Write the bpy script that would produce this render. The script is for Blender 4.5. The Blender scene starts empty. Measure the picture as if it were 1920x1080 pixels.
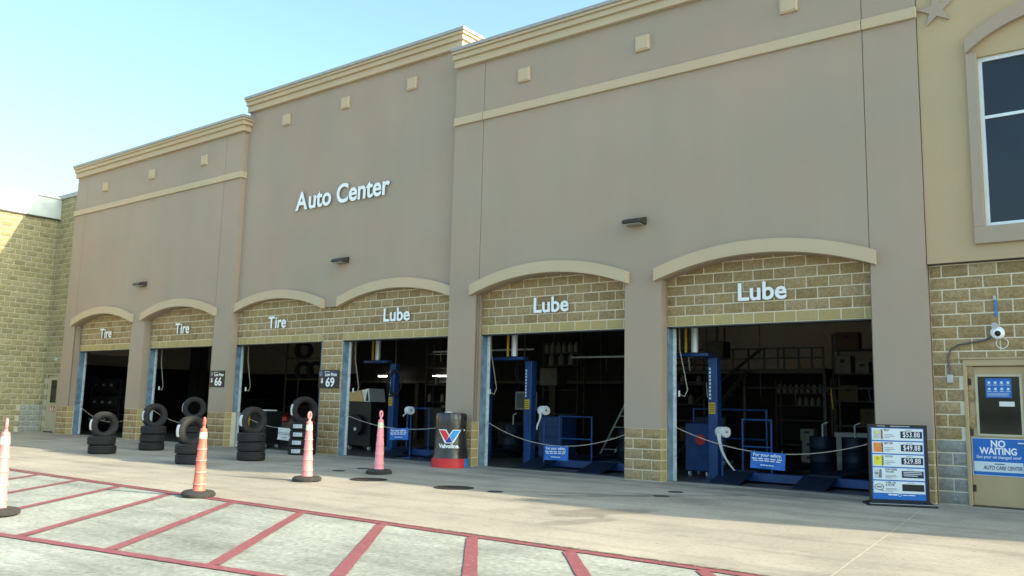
import bpy, bmesh, math, random
from mathutils import Vector, Matrix
random.seed(7)
S = bpy.context.scene
COL = S.collection

# ------------------------------------------------------------------ camera
cam_d = bpy.data.cameras.new('camera')
cam = bpy.data.objects.new('camera', cam_d); COL.objects.link(cam)
right = Vector((0.79556902, 0.60538917, 0.02395586))
up = Vector((0.06482888, -0.1243744, 0.99011526))
fwd = Vector((-0.60238455, 0.786152, 0.13819513))
m = Matrix((right, up, -fwd)).transposed().to_4x4()
m.translation = Vector((12.7748577, -15.2843503, 1.36718395))
cam.matrix_world = m
CAM = m.translation.copy()
cam_d.sensor_width = 36; cam_d.lens = 1602.01766 / 1920 * 36
cam_d.clip_start = 0.05; cam_d.clip_end = 2000
S.camera = cam

# ------------------------------------------------------------------ light
SUN_DIR = Vector((1.75, 0.44, 1.0)).normalized()
elev = math.asin(SUN_DIR.z); azim = math.atan2(SUN_DIR.x, SUN_DIR.y)
w = bpy.data.worlds.new('World'); S.world = w; w.use_nodes = True
nt = w.node_tree; nt.nodes.clear()
sky = nt.nodes.new('ShaderNodeTexSky'); sky.sky_type = 'NISHITA'; sky.sun_disc = False
sky.sun_elevation = elev; sky.sun_rotation = azim
sky.air_density = 1.0; sky.dust_density = 3.0; sky.ozone_density = 1.0
tint = nt.nodes.new('ShaderNodeMix'); tint.data_type = 'RGBA'; tint.blend_type = 'MULTIPLY'
tint.inputs['Factor'].default_value = 1.0; tint.inputs['B'].default_value = (0.96, 1.13, 1.04, 1)
bg = nt.nodes.new('ShaderNodeBackground'); bg.inputs['Strength'].default_value = 0.15
wo = nt.nodes.new('ShaderNodeOutputWorld')
nt.links.new(sky.outputs[0], tint.inputs['A']); nt.links.new(tint.outputs['Result'], bg.inputs[0])
nt.links.new(bg.outputs[0], wo.inputs[0])
sl = bpy.data.lights.new('sun', 'SUN'); sl.energy = 3.3; sl.angle = math.radians(0.5); sl.color = (1, 0.85, 0.60)
so = bpy.data.objects.new('sun', sl); COL.objects.link(so)
so.rotation_euler = SUN_DIR.to_track_quat('Z', 'Y').to_euler(); so.location = (0, 0, 30)
S.view_settings.view_transform = 'Standard'; S.view_settings.look = 'None'
S.view_settings.exposure = 1.45; S.view_settings.gamma = 1; S.view_settings.use_curve_mapping = False

# ------------------------------------------------------------------ materials
def nodes_of(name):
    mt = bpy.data.materials.new(name); mt.use_nodes = True
    t = mt.node_tree; b = t.nodes['Principled BSDF']
    return mt, t, b
def mat(name, col, rough=0.7, metal=0.0, var=0.10, scale=6.0, bump=0.0, bscale=60.0, spec=0.4, detail=4):
    """plain procedural surface: base colour broken up by noise, optional fine relief"""
    mt, t, b = nodes_of(name); N = t.nodes; L = t.links
    tc = N.new('ShaderNodeTexCoord')
    n = N.new('ShaderNodeTexNoise'); n.inputs['Scale'].default_value = scale; n.inputs['Detail'].default_value = detail
    L.new(tc.outputs['Object'], n.inputs['Vector'])
    r = N.new('ShaderNodeMapRange'); r.inputs['From Min'].default_value = 0.3; r.inputs['From Max'].default_value = 0.7
    r.inputs['To Min'].default_value = 1 - var; r.inputs['To Max'].default_value = 1 + var
    L.new(n.outputs['Fac'], r.inputs['Value'])
    mx = N.new('ShaderNodeVectorMath'); mx.operation = 'SCALE'; mx.inputs[0].default_value = col
    L.new(r.outputs['Result'], mx.inputs['Scale']); L.new(mx.outputs[0], b.inputs['Base Color'])
    b.inputs['Roughness'].default_value = rough; b.inputs['Metallic'].default_value = metal
    b.inputs['Specular IOR Level'].default_value = spec
    if bump:
        n2 = N.new('ShaderNodeTexNoise'); n2.inputs['Scale'].default_value = bscale; n2.inputs['Detail'].default_value = 5
        L.new(tc.outputs['Object'], n2.inputs['Vector'])
        bp = N.new('ShaderNodeBump'); bp.inputs['Strength'].default_value = bump; bp.inputs['Distance'].default_value = 0.02
        L.new(n2.outputs['Fac'], bp.inputs['Height']); L.new(bp.outputs[0], b.inputs['Normal'])
    return mt
def block_mat(name, cols, bump, speck=0.25):
    mt, t, b = nodes_of(name); N = t.nodes; L = t.links
    oi = N.new('ShaderNodeObjectInfo'); gi = N.new('ShaderNodeNewGeometry')
    ad = N.new('ShaderNodeMath'); ad.operation = 'ADD'; fr = N.new('ShaderNodeMath'); fr.operation = 'FRACT'
    L.new(oi.outputs['Random'], ad.inputs[0]); L.new(gi.outputs['Random Per Island'], ad.inputs[1]); L.new(ad.outputs[0], fr.inputs[0])
    cr = N.new('ShaderNodeValToRGB'); el = cr.color_ramp.elements
    el[0].position = 0; el[0].color = (*cols[0], 1); el[1].position = 1; el[1].color = (*cols[-1], 1)
    for i, c in enumerate(cols[1:-1]):
        e = el.new((i + 1) / (len(cols) - 1)); e.color = (*c, 1)
    L.new(fr.outputs[0], cr.inputs[0])
    ps = gi.outputs['Position']
    n = N.new('ShaderNodeTexNoise'); n.inputs['Scale'].default_value = 22; n.inputs['Detail'].default_value = 6; n.inputs['Roughness'].default_value = 0.75
    L.new(ps, n.inputs['Vector'])
    r = N.new('ShaderNodeMapRange'); r.inputs['From Min'].default_value = 0.32; r.inputs['From Max'].default_value = 0.66
    r.inputs['To Min'].default_value = 1 - speck; r.inputs['To Max'].default_value = 1 + speck
    L.new(n.outputs['Fac'], r.inputs['Value'])
    n3 = N.new('ShaderNodeTexNoise'); n3.inputs['Scale'].default_value = 1.1; n3.inputs['Detail'].default_value = 3
    L.new(ps, n3.inputs['Vector'])
    r3 = N.new('ShaderNodeMapRange'); r3.inputs['To Min'].default_value = 0.86; r3.inputs['To Max'].default_value = 1.14
    L.new(n3.outputs['Fac'], r3.inputs['Value'])
    mm = N.new('ShaderNodeMath'); mm.operation = 'MULTIPLY'; L.new(r.outputs[0], mm.inputs[0]); L.new(r3.outputs[0], mm.inputs[1])
    sc = N.new('ShaderNodeVectorMath'); sc.operation = 'SCALE'; L.new(cr.outputs[0], sc.inputs[0]); L.new(mm.outputs[0], sc.inputs['Scale'])
    L.new(sc.outputs[0], b.inputs['Base Color']); b.inputs['Roughness'].default_value = 0.9; b.inputs['Specular IOR Level'].default_value = 0.15
    bp = N.new('ShaderNodeBump'); bp.inputs['Strength'].default_value = bump; bp.inputs['Distance'].default_value = 0.03
    L.new(n.outputs['Fac'], bp.inputs['Height']); L.new(bp.outputs[0], b.inputs['Normal'])
    return mt
def stucco_mat(name, col):
    mt, t, b = nodes_of(name); N = t.nodes; L = t.links
    g = N.new('ShaderNodeNewGeometry')
    mp = N.new('ShaderNodeMapping'); mp.inputs['Scale'].default_value = (1.6, 1.6, 0.16); L.new(g.outputs['Position'], mp.inputs[0])
    a = N.new('ShaderNodeTexNoise'); a.inputs['Scale'].default_value = 1.0; a.inputs['Detail'].default_value = 6; L.new(mp.outputs[0], a.inputs['Vector'])
    c = N.new('ShaderNodeTexNoise'); c.inputs['Scale'].default_value = 0.35; c.inputs['Detail'].default_value = 3; L.new(g.outputs['Position'], c.inputs['Vector'])
    d = N.new('ShaderNodeTexNoise'); d.inputs['Scale'].default_value = 90; d.inputs['Detail'].default_value = 4; L.new(g.outputs['Position'], d.inputs['Vector'])
    ra = N.new('ShaderNodeMapRange'); ra.inputs['To Min'].default_value = 0.95; ra.inputs['To Max'].default_value = 1.04; L.new(a.outputs['Fac'], ra.inputs[0])
    rc = N.new('ShaderNodeMapRange'); rc.inputs['To Min'].default_value = 0.90; rc.inputs['To Max'].default_value = 1.10; L.new(c.outputs['Fac'], rc.inputs[0])
    rd = N.new('ShaderNodeMapRange'); rd.inputs['To Min'].default_value = 0.90; rd.inputs['To Max'].default_value = 1.10; L.new(d.outputs['Fac'], rd.inputs[0])
    m1 = N.new('ShaderNodeMath'); m1.operation = 'MULTIPLY'; L.new(ra.outputs[0], m1.inputs[0]); L.new(rc.outputs[0], m1.inputs[1])
    m2 = N.new('ShaderNodeMath'); m2.operation = 'MULTIPLY'; L.new(m1.outputs[0], m2.inputs[0]); L.new(rd.outputs[0], m2.inputs[1])
    hm = N.new('ShaderNodeMix'); hm.data_type = 'RGBA'; hm.inputs['A'].default_value = (col[0] * 1.02, col[1] * 0.995, col[2] * 0.99, 1); hm.inputs['B'].default_value = (col[0] * 0.96, col[1] * 1.01, col[2] * 1.01, 1)
    h2 = N.new('ShaderNodeTexNoise'); h2.inputs['Scale'].default_value = 0.55; h2.inputs['Detail'].default_value = 5; L.new(g.outputs['Position'], h2.inputs['Vector'])
    hr = N.new('ShaderNodeMapRange'); hr.inputs['From Min'].default_value = 0.38; hr.inputs['From Max'].default_value = 0.62; L.new(h2.outputs['Fac'], hr.inputs[0]); L.new(hr.outputs[0], hm.inputs['Factor'])
    s = N.new('ShaderNodeVectorMath'); s.operation = 'SCALE'; L.new(hm.outputs['Result'], s.inputs[0]); L.new(m2.outputs[0], s.inputs['Scale'])
    L.new(s.outputs[0], b.inputs['Base Color']); b.inputs['Roughness'].default_value = 0.92; b.inputs['Specular IOR Level'].default_value = 0.12
    bp = N.new('ShaderNodeBump'); bp.inputs['Strength'].default_value = 0.35; bp.inputs['Distance'].default_value = 0.006
    L.new(d.outputs['Fac'], bp.inputs['Height']); L.new(bp.outputs[0], b.inputs['Normal'])
    return mt
def ground_mat(name, cols, fine=40, streak=True, blots=(), grit=0.12, crackcol=0.7, crack=0.35):
    """worn concrete: large tonal patches, fine grit, traffic streaks along x, hairline cracks, oil blots at given places"""
    mt, t, b = nodes_of(name); N = t.nodes; L = t.links
    g = N.new('ShaderNodeNewGeometry'); P = g.outputs['Position']
    a = N.new('ShaderNodeTexNoise'); a.inputs['Scale'].default_value = 0.45; a.inputs['Detail'].default_value = 7; a.inputs['Roughness'].default_value = 0.62; L.new(P, a.inputs['Vector'])
    cr = N.new('ShaderNodeValToRGB'); e = cr.color_ramp.elements
    e[0].position = 0.33; e[0].color = (*cols[0], 1); e[1].position = 0.66; e[1].color = (*cols[1], 1); L.new(a.outputs['Fac'], cr.inputs[0])
    f = N.new('ShaderNodeTexNoise'); f.inputs['Scale'].default_value = fine; f.inputs['Detail'].default_value = 6; f.inputs['Roughness'].default_value = 0.8; L.new(P, f.inputs['Vector'])
    rf = N.new('ShaderNodeMapRange'); rf.inputs['From Min'].default_value = 0.3; rf.inputs['From Max'].default_value = 0.7
    rf.inputs['To Min'].default_value = 1 - grit; rf.inputs['To Max'].default_value = 1 + grit; L.new(f.outputs['Fac'], rf.inputs[0])
    val = rf.outputs[0]
    def mul(x, y):
        k = N.new('ShaderNodeMath'); k.operation = 'MULTIPLY'; L.new(x, k.inputs[0]); L.new(y, k.inputs[1]); return k.outputs[0]
    def noise_mask(scale, sv, lo, hi, v0, v1, rot=0):
        mp = N.new('ShaderNodeMapping'); mp.inputs['Scale'].default_value = sv; mp.inputs['Rotation'].default_value = (0, 0, rot); L.new(P, mp.inputs[0])
        n = N.new('ShaderNodeTexNoise'); n.inputs['Scale'].default_value = scale; n.inputs['Detail'].default_value = 6; L.new(mp.outputs[0], n.inputs['Vector'])
        r = N.new('ShaderNodeMapRange'); r.inputs['From Min'].default_value = lo; r.inputs['From Max'].default_value = hi
        r.inputs['To Min'].default_value = v0; r.inputs['To Max'].default_value = v1; L.new(n.outputs['Fac'], r.inputs[0]); return r.outputs[0]
    if streak:
        val = mul(val, noise_mask(1.0, (0.25, 2.2, 1), 0.50, 0.66, 1.0, 0.80, 0.12))
        val = mul(val, noise_mask(1.0, (0.5, 5.0, 1), 0.60, 0.72, 1.0, 0.86, -0.05))
    val = mul(val, noise_mask(9, (1, 1, 1), 0.66, 0.74, 1.0, 0.62))
    val = mul(val, noise_mask(2.3, (1, 1, 1), 0.62, 0.80, 1.0, 0.78))
    val = mul(val, noise_mask(16, (1, 1, 1), 0.35, 0.65, 1 - grit * 0.7, 1 + grit * 0.7))
    val = mul(val, noise_mask(1.1, (1, 1, 1), 0.50, 0.62, 1.0, 0.88))
    val = mul(val, noise_mask(5.5, (1, 1, 1), 0.68, 0.71, 1.0, 0.72))
    # hairline cracks: thin zero-crossing lines of a warped noise
    n = N.new('ShaderNodeTexNoise'); n.inputs['Scale'].default_value = 0.33; n.inputs['Detail'].default_value = 5; n.inputs['Distortion'].default_value = 0.6; L.new(P, n.inputs['Vector'])
    sb = N.new('ShaderNodeMath'); sb.operation = 'SUBTRACT'; sb.inputs[1].default_value = 0.5; L.new(n.outputs['Fac'], sb.inputs[0])
    ab = N.new('ShaderNodeMath'); ab.operation = 'ABSOLUTE'; L.new(sb.outputs[0], ab.inputs[0])
    rr = N.new('ShaderNodeMapRange'); rr.inputs['From Max'].default_value = 0.0022; rr.inputs['To Min'].default_value = 1 - crack; rr.inputs['To Max'].default_value = 1; L.new(ab.outputs[0], rr.inputs[0])
    val = mul(val, rr.outputs[0])
    nz = N.new('ShaderNodeTexNoise'); nz.inputs['Scale'].default_value = 2.2; nz.inputs['Detail'].default_value = 5; L.new(P, nz.inputs['Vector'])
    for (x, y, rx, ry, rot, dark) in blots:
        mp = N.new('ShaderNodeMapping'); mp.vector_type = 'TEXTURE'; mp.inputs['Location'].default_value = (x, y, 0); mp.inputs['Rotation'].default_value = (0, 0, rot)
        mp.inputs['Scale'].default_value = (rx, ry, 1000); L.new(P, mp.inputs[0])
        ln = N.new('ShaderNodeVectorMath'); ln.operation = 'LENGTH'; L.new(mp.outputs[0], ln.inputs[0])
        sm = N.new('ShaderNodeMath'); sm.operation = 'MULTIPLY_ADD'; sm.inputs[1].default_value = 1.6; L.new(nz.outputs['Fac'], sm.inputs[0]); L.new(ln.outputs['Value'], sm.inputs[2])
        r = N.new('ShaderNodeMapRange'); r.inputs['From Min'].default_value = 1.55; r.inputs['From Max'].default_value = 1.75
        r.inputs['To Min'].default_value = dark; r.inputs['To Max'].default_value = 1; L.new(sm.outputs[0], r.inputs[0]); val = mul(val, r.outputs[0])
    s = N.new('ShaderNodeVectorMath'); s.operation = 'SCALE'; L.new(cr.outputs[0], s.inputs[0]); L.new(val, s.inputs['Scale'])
    L.new(s.outputs[0], b.inputs['Base Color']); b.inputs['Roughness'].default_value = 0.85; b.inputs['Specular IOR Level'].default_value = 0.25
    bp = N.new('ShaderNodeBump'); bp.inputs['Strength'].default_value = 0.4; bp.inputs['Distance'].default_value = 0.004
    L.new(f.outputs['Fac'], bp.inputs['Height']); L.new(bp.outputs[0], b.inputs['Normal'])
    return mt
def worn_mat(name, col, under, amount=0.55, scale=9):
    mt, t, b = nodes_of(name); N = t.nodes; L = t.links
    g = N.new('ShaderNodeNewGeometry')
    n = N.new('ShaderNodeTexNoise'); n.inputs['Scale'].default_value = scale; n.inputs['Detail'].default_value = 8; n.inputs['Roughness'].default_value = 0.8; L.new(g.outputs['Position'], n.inputs['Vector'])
    cr = N.new('ShaderNodeValToRGB'); e = cr.color_ramp.elements
    e[0].position = amount; e[0].color = (*col, 1); e[1].position = amount + 0.10; e[1].color = (*under, 1)
    L.new(n.outputs['Fac'], cr.inputs[0])
    n2 = N.new('ShaderNodeTexNoise'); n2.inputs['Scale'].default_value = 1.5; n2.inputs['Detail'].default_value = 4; L.new(g.outputs['Position'], n2.inputs['Vector'])
    r = N.new('ShaderNodeMapRange'); r.inputs['To Min'].default_value = 0.75; r.inputs['To Max'].default_value = 1.2; L.new(n2.outputs['Fac'], r.inputs[0])
    s = N.new('ShaderNodeVectorMath'); s.operation = 'SCALE'; L.new(cr.outputs[0], s.inputs[0]); L.new(r.outputs[0], s.inputs['Scale'])
    L.new(s.outputs[0], b.inputs['Base Color']); b.inputs['Roughness'].default_value = 0.8
    return mt
def emit(name, col, st):
    mt, t, b = nodes_of(name)
    b.inputs['Emission Color'].default_value = (*col, 1); b.inputs['Emission Strength'].default_value = st
    b.inputs['Base Color'].default_value = (*col, 1); return mt

M = {}
M['wingmortar'] = mat('far wing mortar', (0.528, 0.493, 0.378), 0.95)
M['stucco'] = stucco_mat('grey brown stucco', (0.396, 0.312, 0.248))
M['tan'] = stucco_mat('tan stucco', (0.47, 0.355, 0.225))
M['trim'] = stucco_mat('cream trim stucco', (0.55, 0.43, 0.30))
M['groove'] = mat('dark joint bead', (0.20, 0.17, 0.14), 0.9)  # dark filler colour for stucco joints and plinth flashing
M['cap'] = mat('grey metal coping', (0.370, 0.352, 0.334), 0.5, 0.2, var=0.06)
M['block'] = block_mat('split face block', [(0.326, 0.233, 0.114), (0.396, 0.290, 0.158), (0.282, 0.198, 0.101), (0.405, 0.304, 0.180), (0.352, 0.255, 0.128), (0.317, 0.229, 0.119)], 0.9, 0.30)
M['wingblock'] = block_mat('far wing block', [(0.317, 0.286, 0.158), (0.370, 0.330, 0.189), (0.273, 0.242, 0.141), (0.378, 0.334, 0.207)], 0.9, 0.26)
M['smooth'] = block_mat('smooth block', [(0.405, 0.321, 0.150), (0.440, 0.348, 0.167), (0.378, 0.304, 0.141)], 0.15, 0.06)
M['greyblock'] = block_mat('grey painted block', [(0.290, 0.290, 0.273), (0.326, 0.326, 0.308)], 0.9, 0.2)
M['mortar'] = mat('mortar', (0.704, 0.634, 0.493), 0.95, var=0.10, scale=3, bump=0.3)
M['white'] = mat('white acrylic', (0.86, 0.88, 0.90), 0.4, var=0.02)
M['letteredge'] = mat('letter return', (0.16, 0.19, 0.22), 0.5)
M['steelblue'] = mat('worn blue steel jamb', (0.17, 0.255, 0.34), 0.5, 0.1, var=0.35, scale=5)
M['galv'] = mat('galvanised track', (0.62, 0.68, 0.70), 0.45, 0.2, var=0.2, scale=9)
M['steel'] = mat('dark steel', (0.07, 0.065, 0.06), 0.5, 0.5, var=0.2)
M['black'] = mat('black plastic', (0.012, 0.012, 0.013), 0.5, var=0.2)
M['rubber'] = mat('tyre rubber', (0.016, 0.016, 0.018), 0.75, var=0.25, scale=14, bump=0.15)
M['rubber_old'] = mat('dusty rubber', (0.035, 0.034, 0.033), 0.9, var=0.3, scale=12, bump=0.3)
M['liftblue'] = mat('blue lift paint', (0.013, 0.055, 0.19), 0.4, 0.0, var=0.25, scale=4)
M['liftdark'] = mat('dark blue plate', (0.012, 0.022, 0.045), 0.5, 0.2, var=0.3)
M['yellow'] = mat('yellow paint', (0.55, 0.35, 0.03), 0.5)
M['paper'] = mat('white paper', (0.70, 0.70, 0.69), 0.9, var=0.05)
M['stick'] = mat('printed tread label', (0.46, 0.50, 0.56), 0.7, var=0.6, scale=45)
M['rope'] = mat('pale rope', (0.40, 0.36, 0.29), 0.9, var=0.25, scale=60)
M['bluesign'] = mat('blue sign print', (0.012, 0.135, 0.50), 0.4, var=0.05)
M['navy'] = mat('navy print', (0.008, 0.018, 0.07), 0.4, var=0.05)
M['ink'] = mat('black print', (0.012, 0.012, 0.015), 0.5, var=0.05)
M['greyprint'] = mat('grey print', (0.16, 0.18, 0.21), 0.5)
M['pale'] = mat('pale print', (0.62, 0.70, 0.76), 0.4, var=0.03)
M['orange'] = mat('orange print', (0.70, 0.20, 0.05), 0.5)
M['lime'] = mat('lime print', (0.62, 0.62, 0.03), 0.5)
M['silverprint'] = mat('silver print', (0.45, 0.52, 0.55), 0.5)
M['red'] = mat('red plastic', (0.60, 0.03, 0.035), 0.45, var=0.08)
M['blueband'] = mat('blue plastic', (0.02, 0.20, 0.55), 0.45, var=0.08)
M['logoblue'] = mat('logo light blue', (0.03, 0.33, 0.72), 0.4)
M['logodeep'] = mat('logo deep blue', (0.03, 0.04, 0.33), 0.4)
M['logored'] = mat('logo red', (0.72, 0.04, 0.05), 0.4)
M['conered'] = mat('cone orange red', (0.66, 0.15, 0.11), 0.55, var=0.3, scale=9)
M['conepink'] = mat('cone faded pink', (0.74, 0.235, 0.24), 0.55, var=0.22, scale=9)
M['conepink2'] = mat('cone pink', (0.85, 0.30, 0.36), 0.55, var=0.06)
M['conelip'] = mat('worn cone rim', (0.80, 0.42, 0.38), 0.6)
M['reflect'] = mat('reflective collar', (0.72, 0.72, 0.55), 0.3, 0.1, var=0.15, scale=20)
M['bag'] = mat('black vinyl cover', (0.030, 0.027, 0.029), 0.26, var=0.3, scale=4, bump=0.5, bscale=9, spec=0.6)
M['lamp'] = mat('bronze lamp housing', (0.055, 0.047, 0.04), 0.45, 0.3)
M['lens'] = mat('lamp lens', (0.30, 0.30, 0.28), 0.15)
M['doortan'] = mat('tan door paint', (0.440, 0.330, 0.189), 0.5, var=0.05, scale=3)
M['doorcream'] = mat('cream door paint', (0.493, 0.440, 0.308), 0.5, var=0.05, scale=3)
M['glass'] = mat('dark glass', (0.010, 0.014, 0.026), 0.06, var=0.3, scale=0.6, spec=0.5)
M['doorglass'] = mat('door glass', (0.012, 0.012, 0.010), 0.08, var=0.4, scale=3, spec=0.5)
M['winframe'] = mat('white aluminium', (0.72, 0.76, 0.80), 0.35, 0.2, var=0.04)
M['iron'] = mat('cast iron', (0.035, 0.033, 0.03), 0.75, 0.3, var=0.4, scale=20, bump=0.4)
M['capmetal'] = mat('small iron cap', (0.04, 0.042, 0.045), 0.7, 0.2, var=0.3)
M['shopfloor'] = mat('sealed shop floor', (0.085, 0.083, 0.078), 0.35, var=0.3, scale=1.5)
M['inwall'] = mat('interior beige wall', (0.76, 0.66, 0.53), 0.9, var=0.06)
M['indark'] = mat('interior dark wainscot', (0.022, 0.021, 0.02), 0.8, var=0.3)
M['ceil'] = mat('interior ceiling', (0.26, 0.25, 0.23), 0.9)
M['wingcap'] = mat('pale metal fascia', (0.66, 0.70, 0.70), 0.5, 0.1, var=0.10, scale=2.5)
M['chalk'] = mat('conduit', (0.12, 0.10, 0.11), 0.6)
M['boxgrey'] = mat('junction box grey', (0.45, 0.46, 0.47), 0.6, 0.2)
M['card'] = mat('cardboard', (0.12, 0.085, 0.05), 0.9)
M['cardwhite'] = mat('white carton', (0.26, 0.25, 0.23), 0.9)
M['roof'] = mat('roof membrane', (0.4, 0.39, 0.37), 0.9)
M['hoodtan'] = mat('tan lacquer', (0.62, 0.40, 0.17), 0.3)
M['tube'] = emit('lit tube', (1.0, 0.9, 0.78), 6.0)
M['shirt'] = mat('dim red paint', (0.20, 0.02, 0.02), 0.3)
M['carbody'] = mat('dark car paint', (0.03, 0.032, 0.036), 0.2, 0.3, spec=0.6)
M['tailred'] = mat('tail light red', (0.45, 0.02, 0.02), 0.2)
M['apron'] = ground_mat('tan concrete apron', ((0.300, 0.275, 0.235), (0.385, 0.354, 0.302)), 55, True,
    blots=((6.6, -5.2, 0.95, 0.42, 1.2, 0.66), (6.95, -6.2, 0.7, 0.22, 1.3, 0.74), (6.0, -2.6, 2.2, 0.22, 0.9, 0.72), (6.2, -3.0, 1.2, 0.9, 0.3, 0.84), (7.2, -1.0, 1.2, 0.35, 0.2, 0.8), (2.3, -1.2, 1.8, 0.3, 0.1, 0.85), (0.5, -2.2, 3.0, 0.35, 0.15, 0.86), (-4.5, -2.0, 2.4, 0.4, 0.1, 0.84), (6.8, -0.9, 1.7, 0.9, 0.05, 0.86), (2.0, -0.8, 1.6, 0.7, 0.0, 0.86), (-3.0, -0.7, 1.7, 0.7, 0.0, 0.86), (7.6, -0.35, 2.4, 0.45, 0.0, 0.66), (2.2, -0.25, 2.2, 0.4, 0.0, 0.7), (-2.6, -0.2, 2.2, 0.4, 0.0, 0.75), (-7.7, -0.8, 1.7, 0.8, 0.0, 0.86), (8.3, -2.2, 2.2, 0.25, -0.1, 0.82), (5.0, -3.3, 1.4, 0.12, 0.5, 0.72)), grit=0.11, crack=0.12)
M['lot'] = ground_mat('pale worn paving', ((0.215, 0.228, 0.208), (0.365, 0.385, 0.35)), 48, True, grit=0.25, crack=0.25)
M['line'] = worn_mat('red line paint', (0.225, 0.062, 0.075), (0.30, 0.22, 0.19), 0.55, 14)
M['seam'] = worn_mat('pale sealant', (0.44, 0.42, 0.37), (0.36, 0.33, 0.28), 0.50, 10)
M['seamdark'] = worn_mat('dark seam', (0.10, 0.075, 0.06), (0.36, 0.27, 0.2), 0.5, 12)

# ------------------------------------------------------------------ mesh helpers
ORG = {}
def org(o): return ORG.get(o.name, Vector((0, 0, 0))) if o else Vector((0, 0, 0))
class MB:
    def __init__(s): s.v = []; s.f = []; s.mi = []; s.cur = 0
    def add(s, vs, fs):
        k = len(s.v); s.v += [tuple(p) for p in vs]; s.f += [tuple(k + i for i in f) for f in fs]; s.mi += [s.cur] * len(fs); return s
    def mat(s, i): s.cur = i; return s
    def box(s, x0, x1, y0, y1, z0, z1):
        v = [(x, y, z) for z in (z0, z1) for y in (y0, y1) for x in (x0, x1)]
        return s.add(v, [(0, 2, 3, 1), (4, 5, 7, 6), (0, 1, 5, 4), (2, 6, 7, 3), (0, 4, 6, 2), (1, 3, 7, 5)])
    def slice(s, xa, xb, za, zb, zt, y0, y1):
        v = [(xa, y0, za), (xb, y0, zb), (xb, y0, zt), (xa, y0, zt), (xa, y1, za), (xb, y1, zb), (xb, y1, zt), (xa, y1, zt)]
        return s.add(v, [(0, 1, 2, 3), (7, 6, 5, 4), (0, 4, 5, 1), (3, 2, 6, 7), (0, 3, 7, 4), (1, 5, 6, 2)])
    def tube(s, pts, r, n=6, caps=True):
        pts = [Vector(p) for p in pts]; rings = []
        rs = r if isinstance(r, (list, tuple)) else [r] * len(pts)
        k = len(s.v); a = None
        for i, p in enumerate(pts):
            d = (pts[min(i + 1, len(pts) - 1)] - pts[max(i - 1, 0)]).normalized()
            if a is None:
                a = d.orthogonal().normalized()
            a = (a - d * a.dot(d)).normalized(); b = d.cross(a)
            for j in range(n):
                t = 2 * math.pi * j / n; s.v.append(tuple(p + (a * math.cos(t) + b * math.sin(t)) * rs[i]))
        for i in range(len(pts) - 1):
            for j in range(n):
                s.f.append((k + i * n + j, k + i * n + (j + 1) % n, k + (i + 1) * n + (j + 1) % n, k + (i + 1) * n + j)); s.mi.append(s.cur)
        if caps:
            s.f.append(tuple(k + j for j in reversed(range(n)))); s.f.append(tuple(k + (len(pts) - 1) * n + j for j in range(n))); s.mi += [s.cur] * 2
        return s
    def lathe(s, prof, c=(0, 0, 0), n=32, axis='z', wob=None, closed=False):
        k = len(s.v)
        for i, (r, h) in enumerate(prof):
            for j in range(n):
                t = 2 * math.pi * j / n; rr = r * (wob(t, h) if wob else 1)
                a, b = rr * math.cos(t), rr * math.sin(t)
                p = (a, b, h) if axis == 'z' else ((h, a, b) if axis == 'x' else (a, h, b))
                s.v.append((p[0] + c[0], p[1] + c[1], p[2] + c[2]))
        m_ = len(prof)
        for i in range(m_ if closed else m_ - 1):
            i2 = (i + 1) % m_
            for j in range(n):
                s.f.append((k + i * n + j, k + i * n + (j + 1) % n, k + i2 * n + (j + 1) % n, k + i2 * n + j)); s.mi.append(s.cur)
        if not closed:
            s.f.append(tuple(k + j for j in reversed(range(n)))); s.f.append(tuple(k + (m_ - 1) * n + j for j in range(n))); s.mi += [s.cur] * 2
        return s
    def prism(s, poly, y0, y1):
        """polygon in x,z extruded in y"""
        n = len(poly)
        v = [(x, y0, z) for x, z in poly] + [(x, y1, z) for x, z in poly]
        f = [tuple(range(n)), tuple(reversed(range(n, 2 * n)))] + [(i, i + n, (i + 1) % n + n, (i + 1) % n) for i in range(n)]
        return s.add(v, f)
    def sheet(s, poly, z):
        return s.add([(x, y, z) for x, y in poly], [tuple(range(len(poly)))])
    def xf(s, M4):
        s.v = [tuple(M4 @ Vector(p)) for p in s.v]; return s
    def build(s, name, mt, parent=None, smooth=False, local=False, bevel=0.0, kind=None, fix=True):
        me = bpy.data.meshes.new(name)
        o0 = Vector((0, 0, 0)) if local else org(parent)
        me.from_pydata([(x - o0.x, y - o0.y, z - o0.z) for x, y, z in s.v], [], s.f)
        for mm in (mt if isinstance(mt, (list, tuple)) else [mt]): me.materials.append(mm)
        if isinstance(mt, (list, tuple)): me.polygons.foreach_set('material_index', s.mi)
        if fix or bevel:
            bm = bmesh.new(); bm.from_mesh(me); bmesh.ops.recalc_face_normals(bm, faces=bm.faces)
            if bevel:
                bmesh.ops.bevel(bm, geom=[e for e in bm.edges if e.is_manifold and e.calc_face_angle(0) > 0.5], offset=bevel, segments=1, affect='EDGES')
            bm.to_mesh(me); bm.free()
        if smooth:
            for p in me.polygons: p.use_smooth = True
            me.set_sharp_from_angle(angle=math.radians(38))
        o = bpy.data.objects.new(name, me); COL.objects.link(o)
        if parent: o.parent = parent
        if kind: o['kind'] = kind
        ORG[o.name] = org(parent) if not local else Vector((0, 0, 0))
        return o
def thing(name, label, cat, loc=(0, 0, 0), group=None, rz=0):
    o = bpy.data.objects.new(name, None); COL.objects.link(o); o.location = loc; o.rotation_euler = (0, 0, rz)
    o.empty_display_size = 0.2
    ORG[o.name] = Vector(loc); tag(o, label, cat, group); return o
def tag(o, label, cat, group=None):
    o['label'] = label; o['category'] = cat
    if group: o['group'] = group
    return o
def struct(o): o['kind'] = 'structure'; return o
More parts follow.
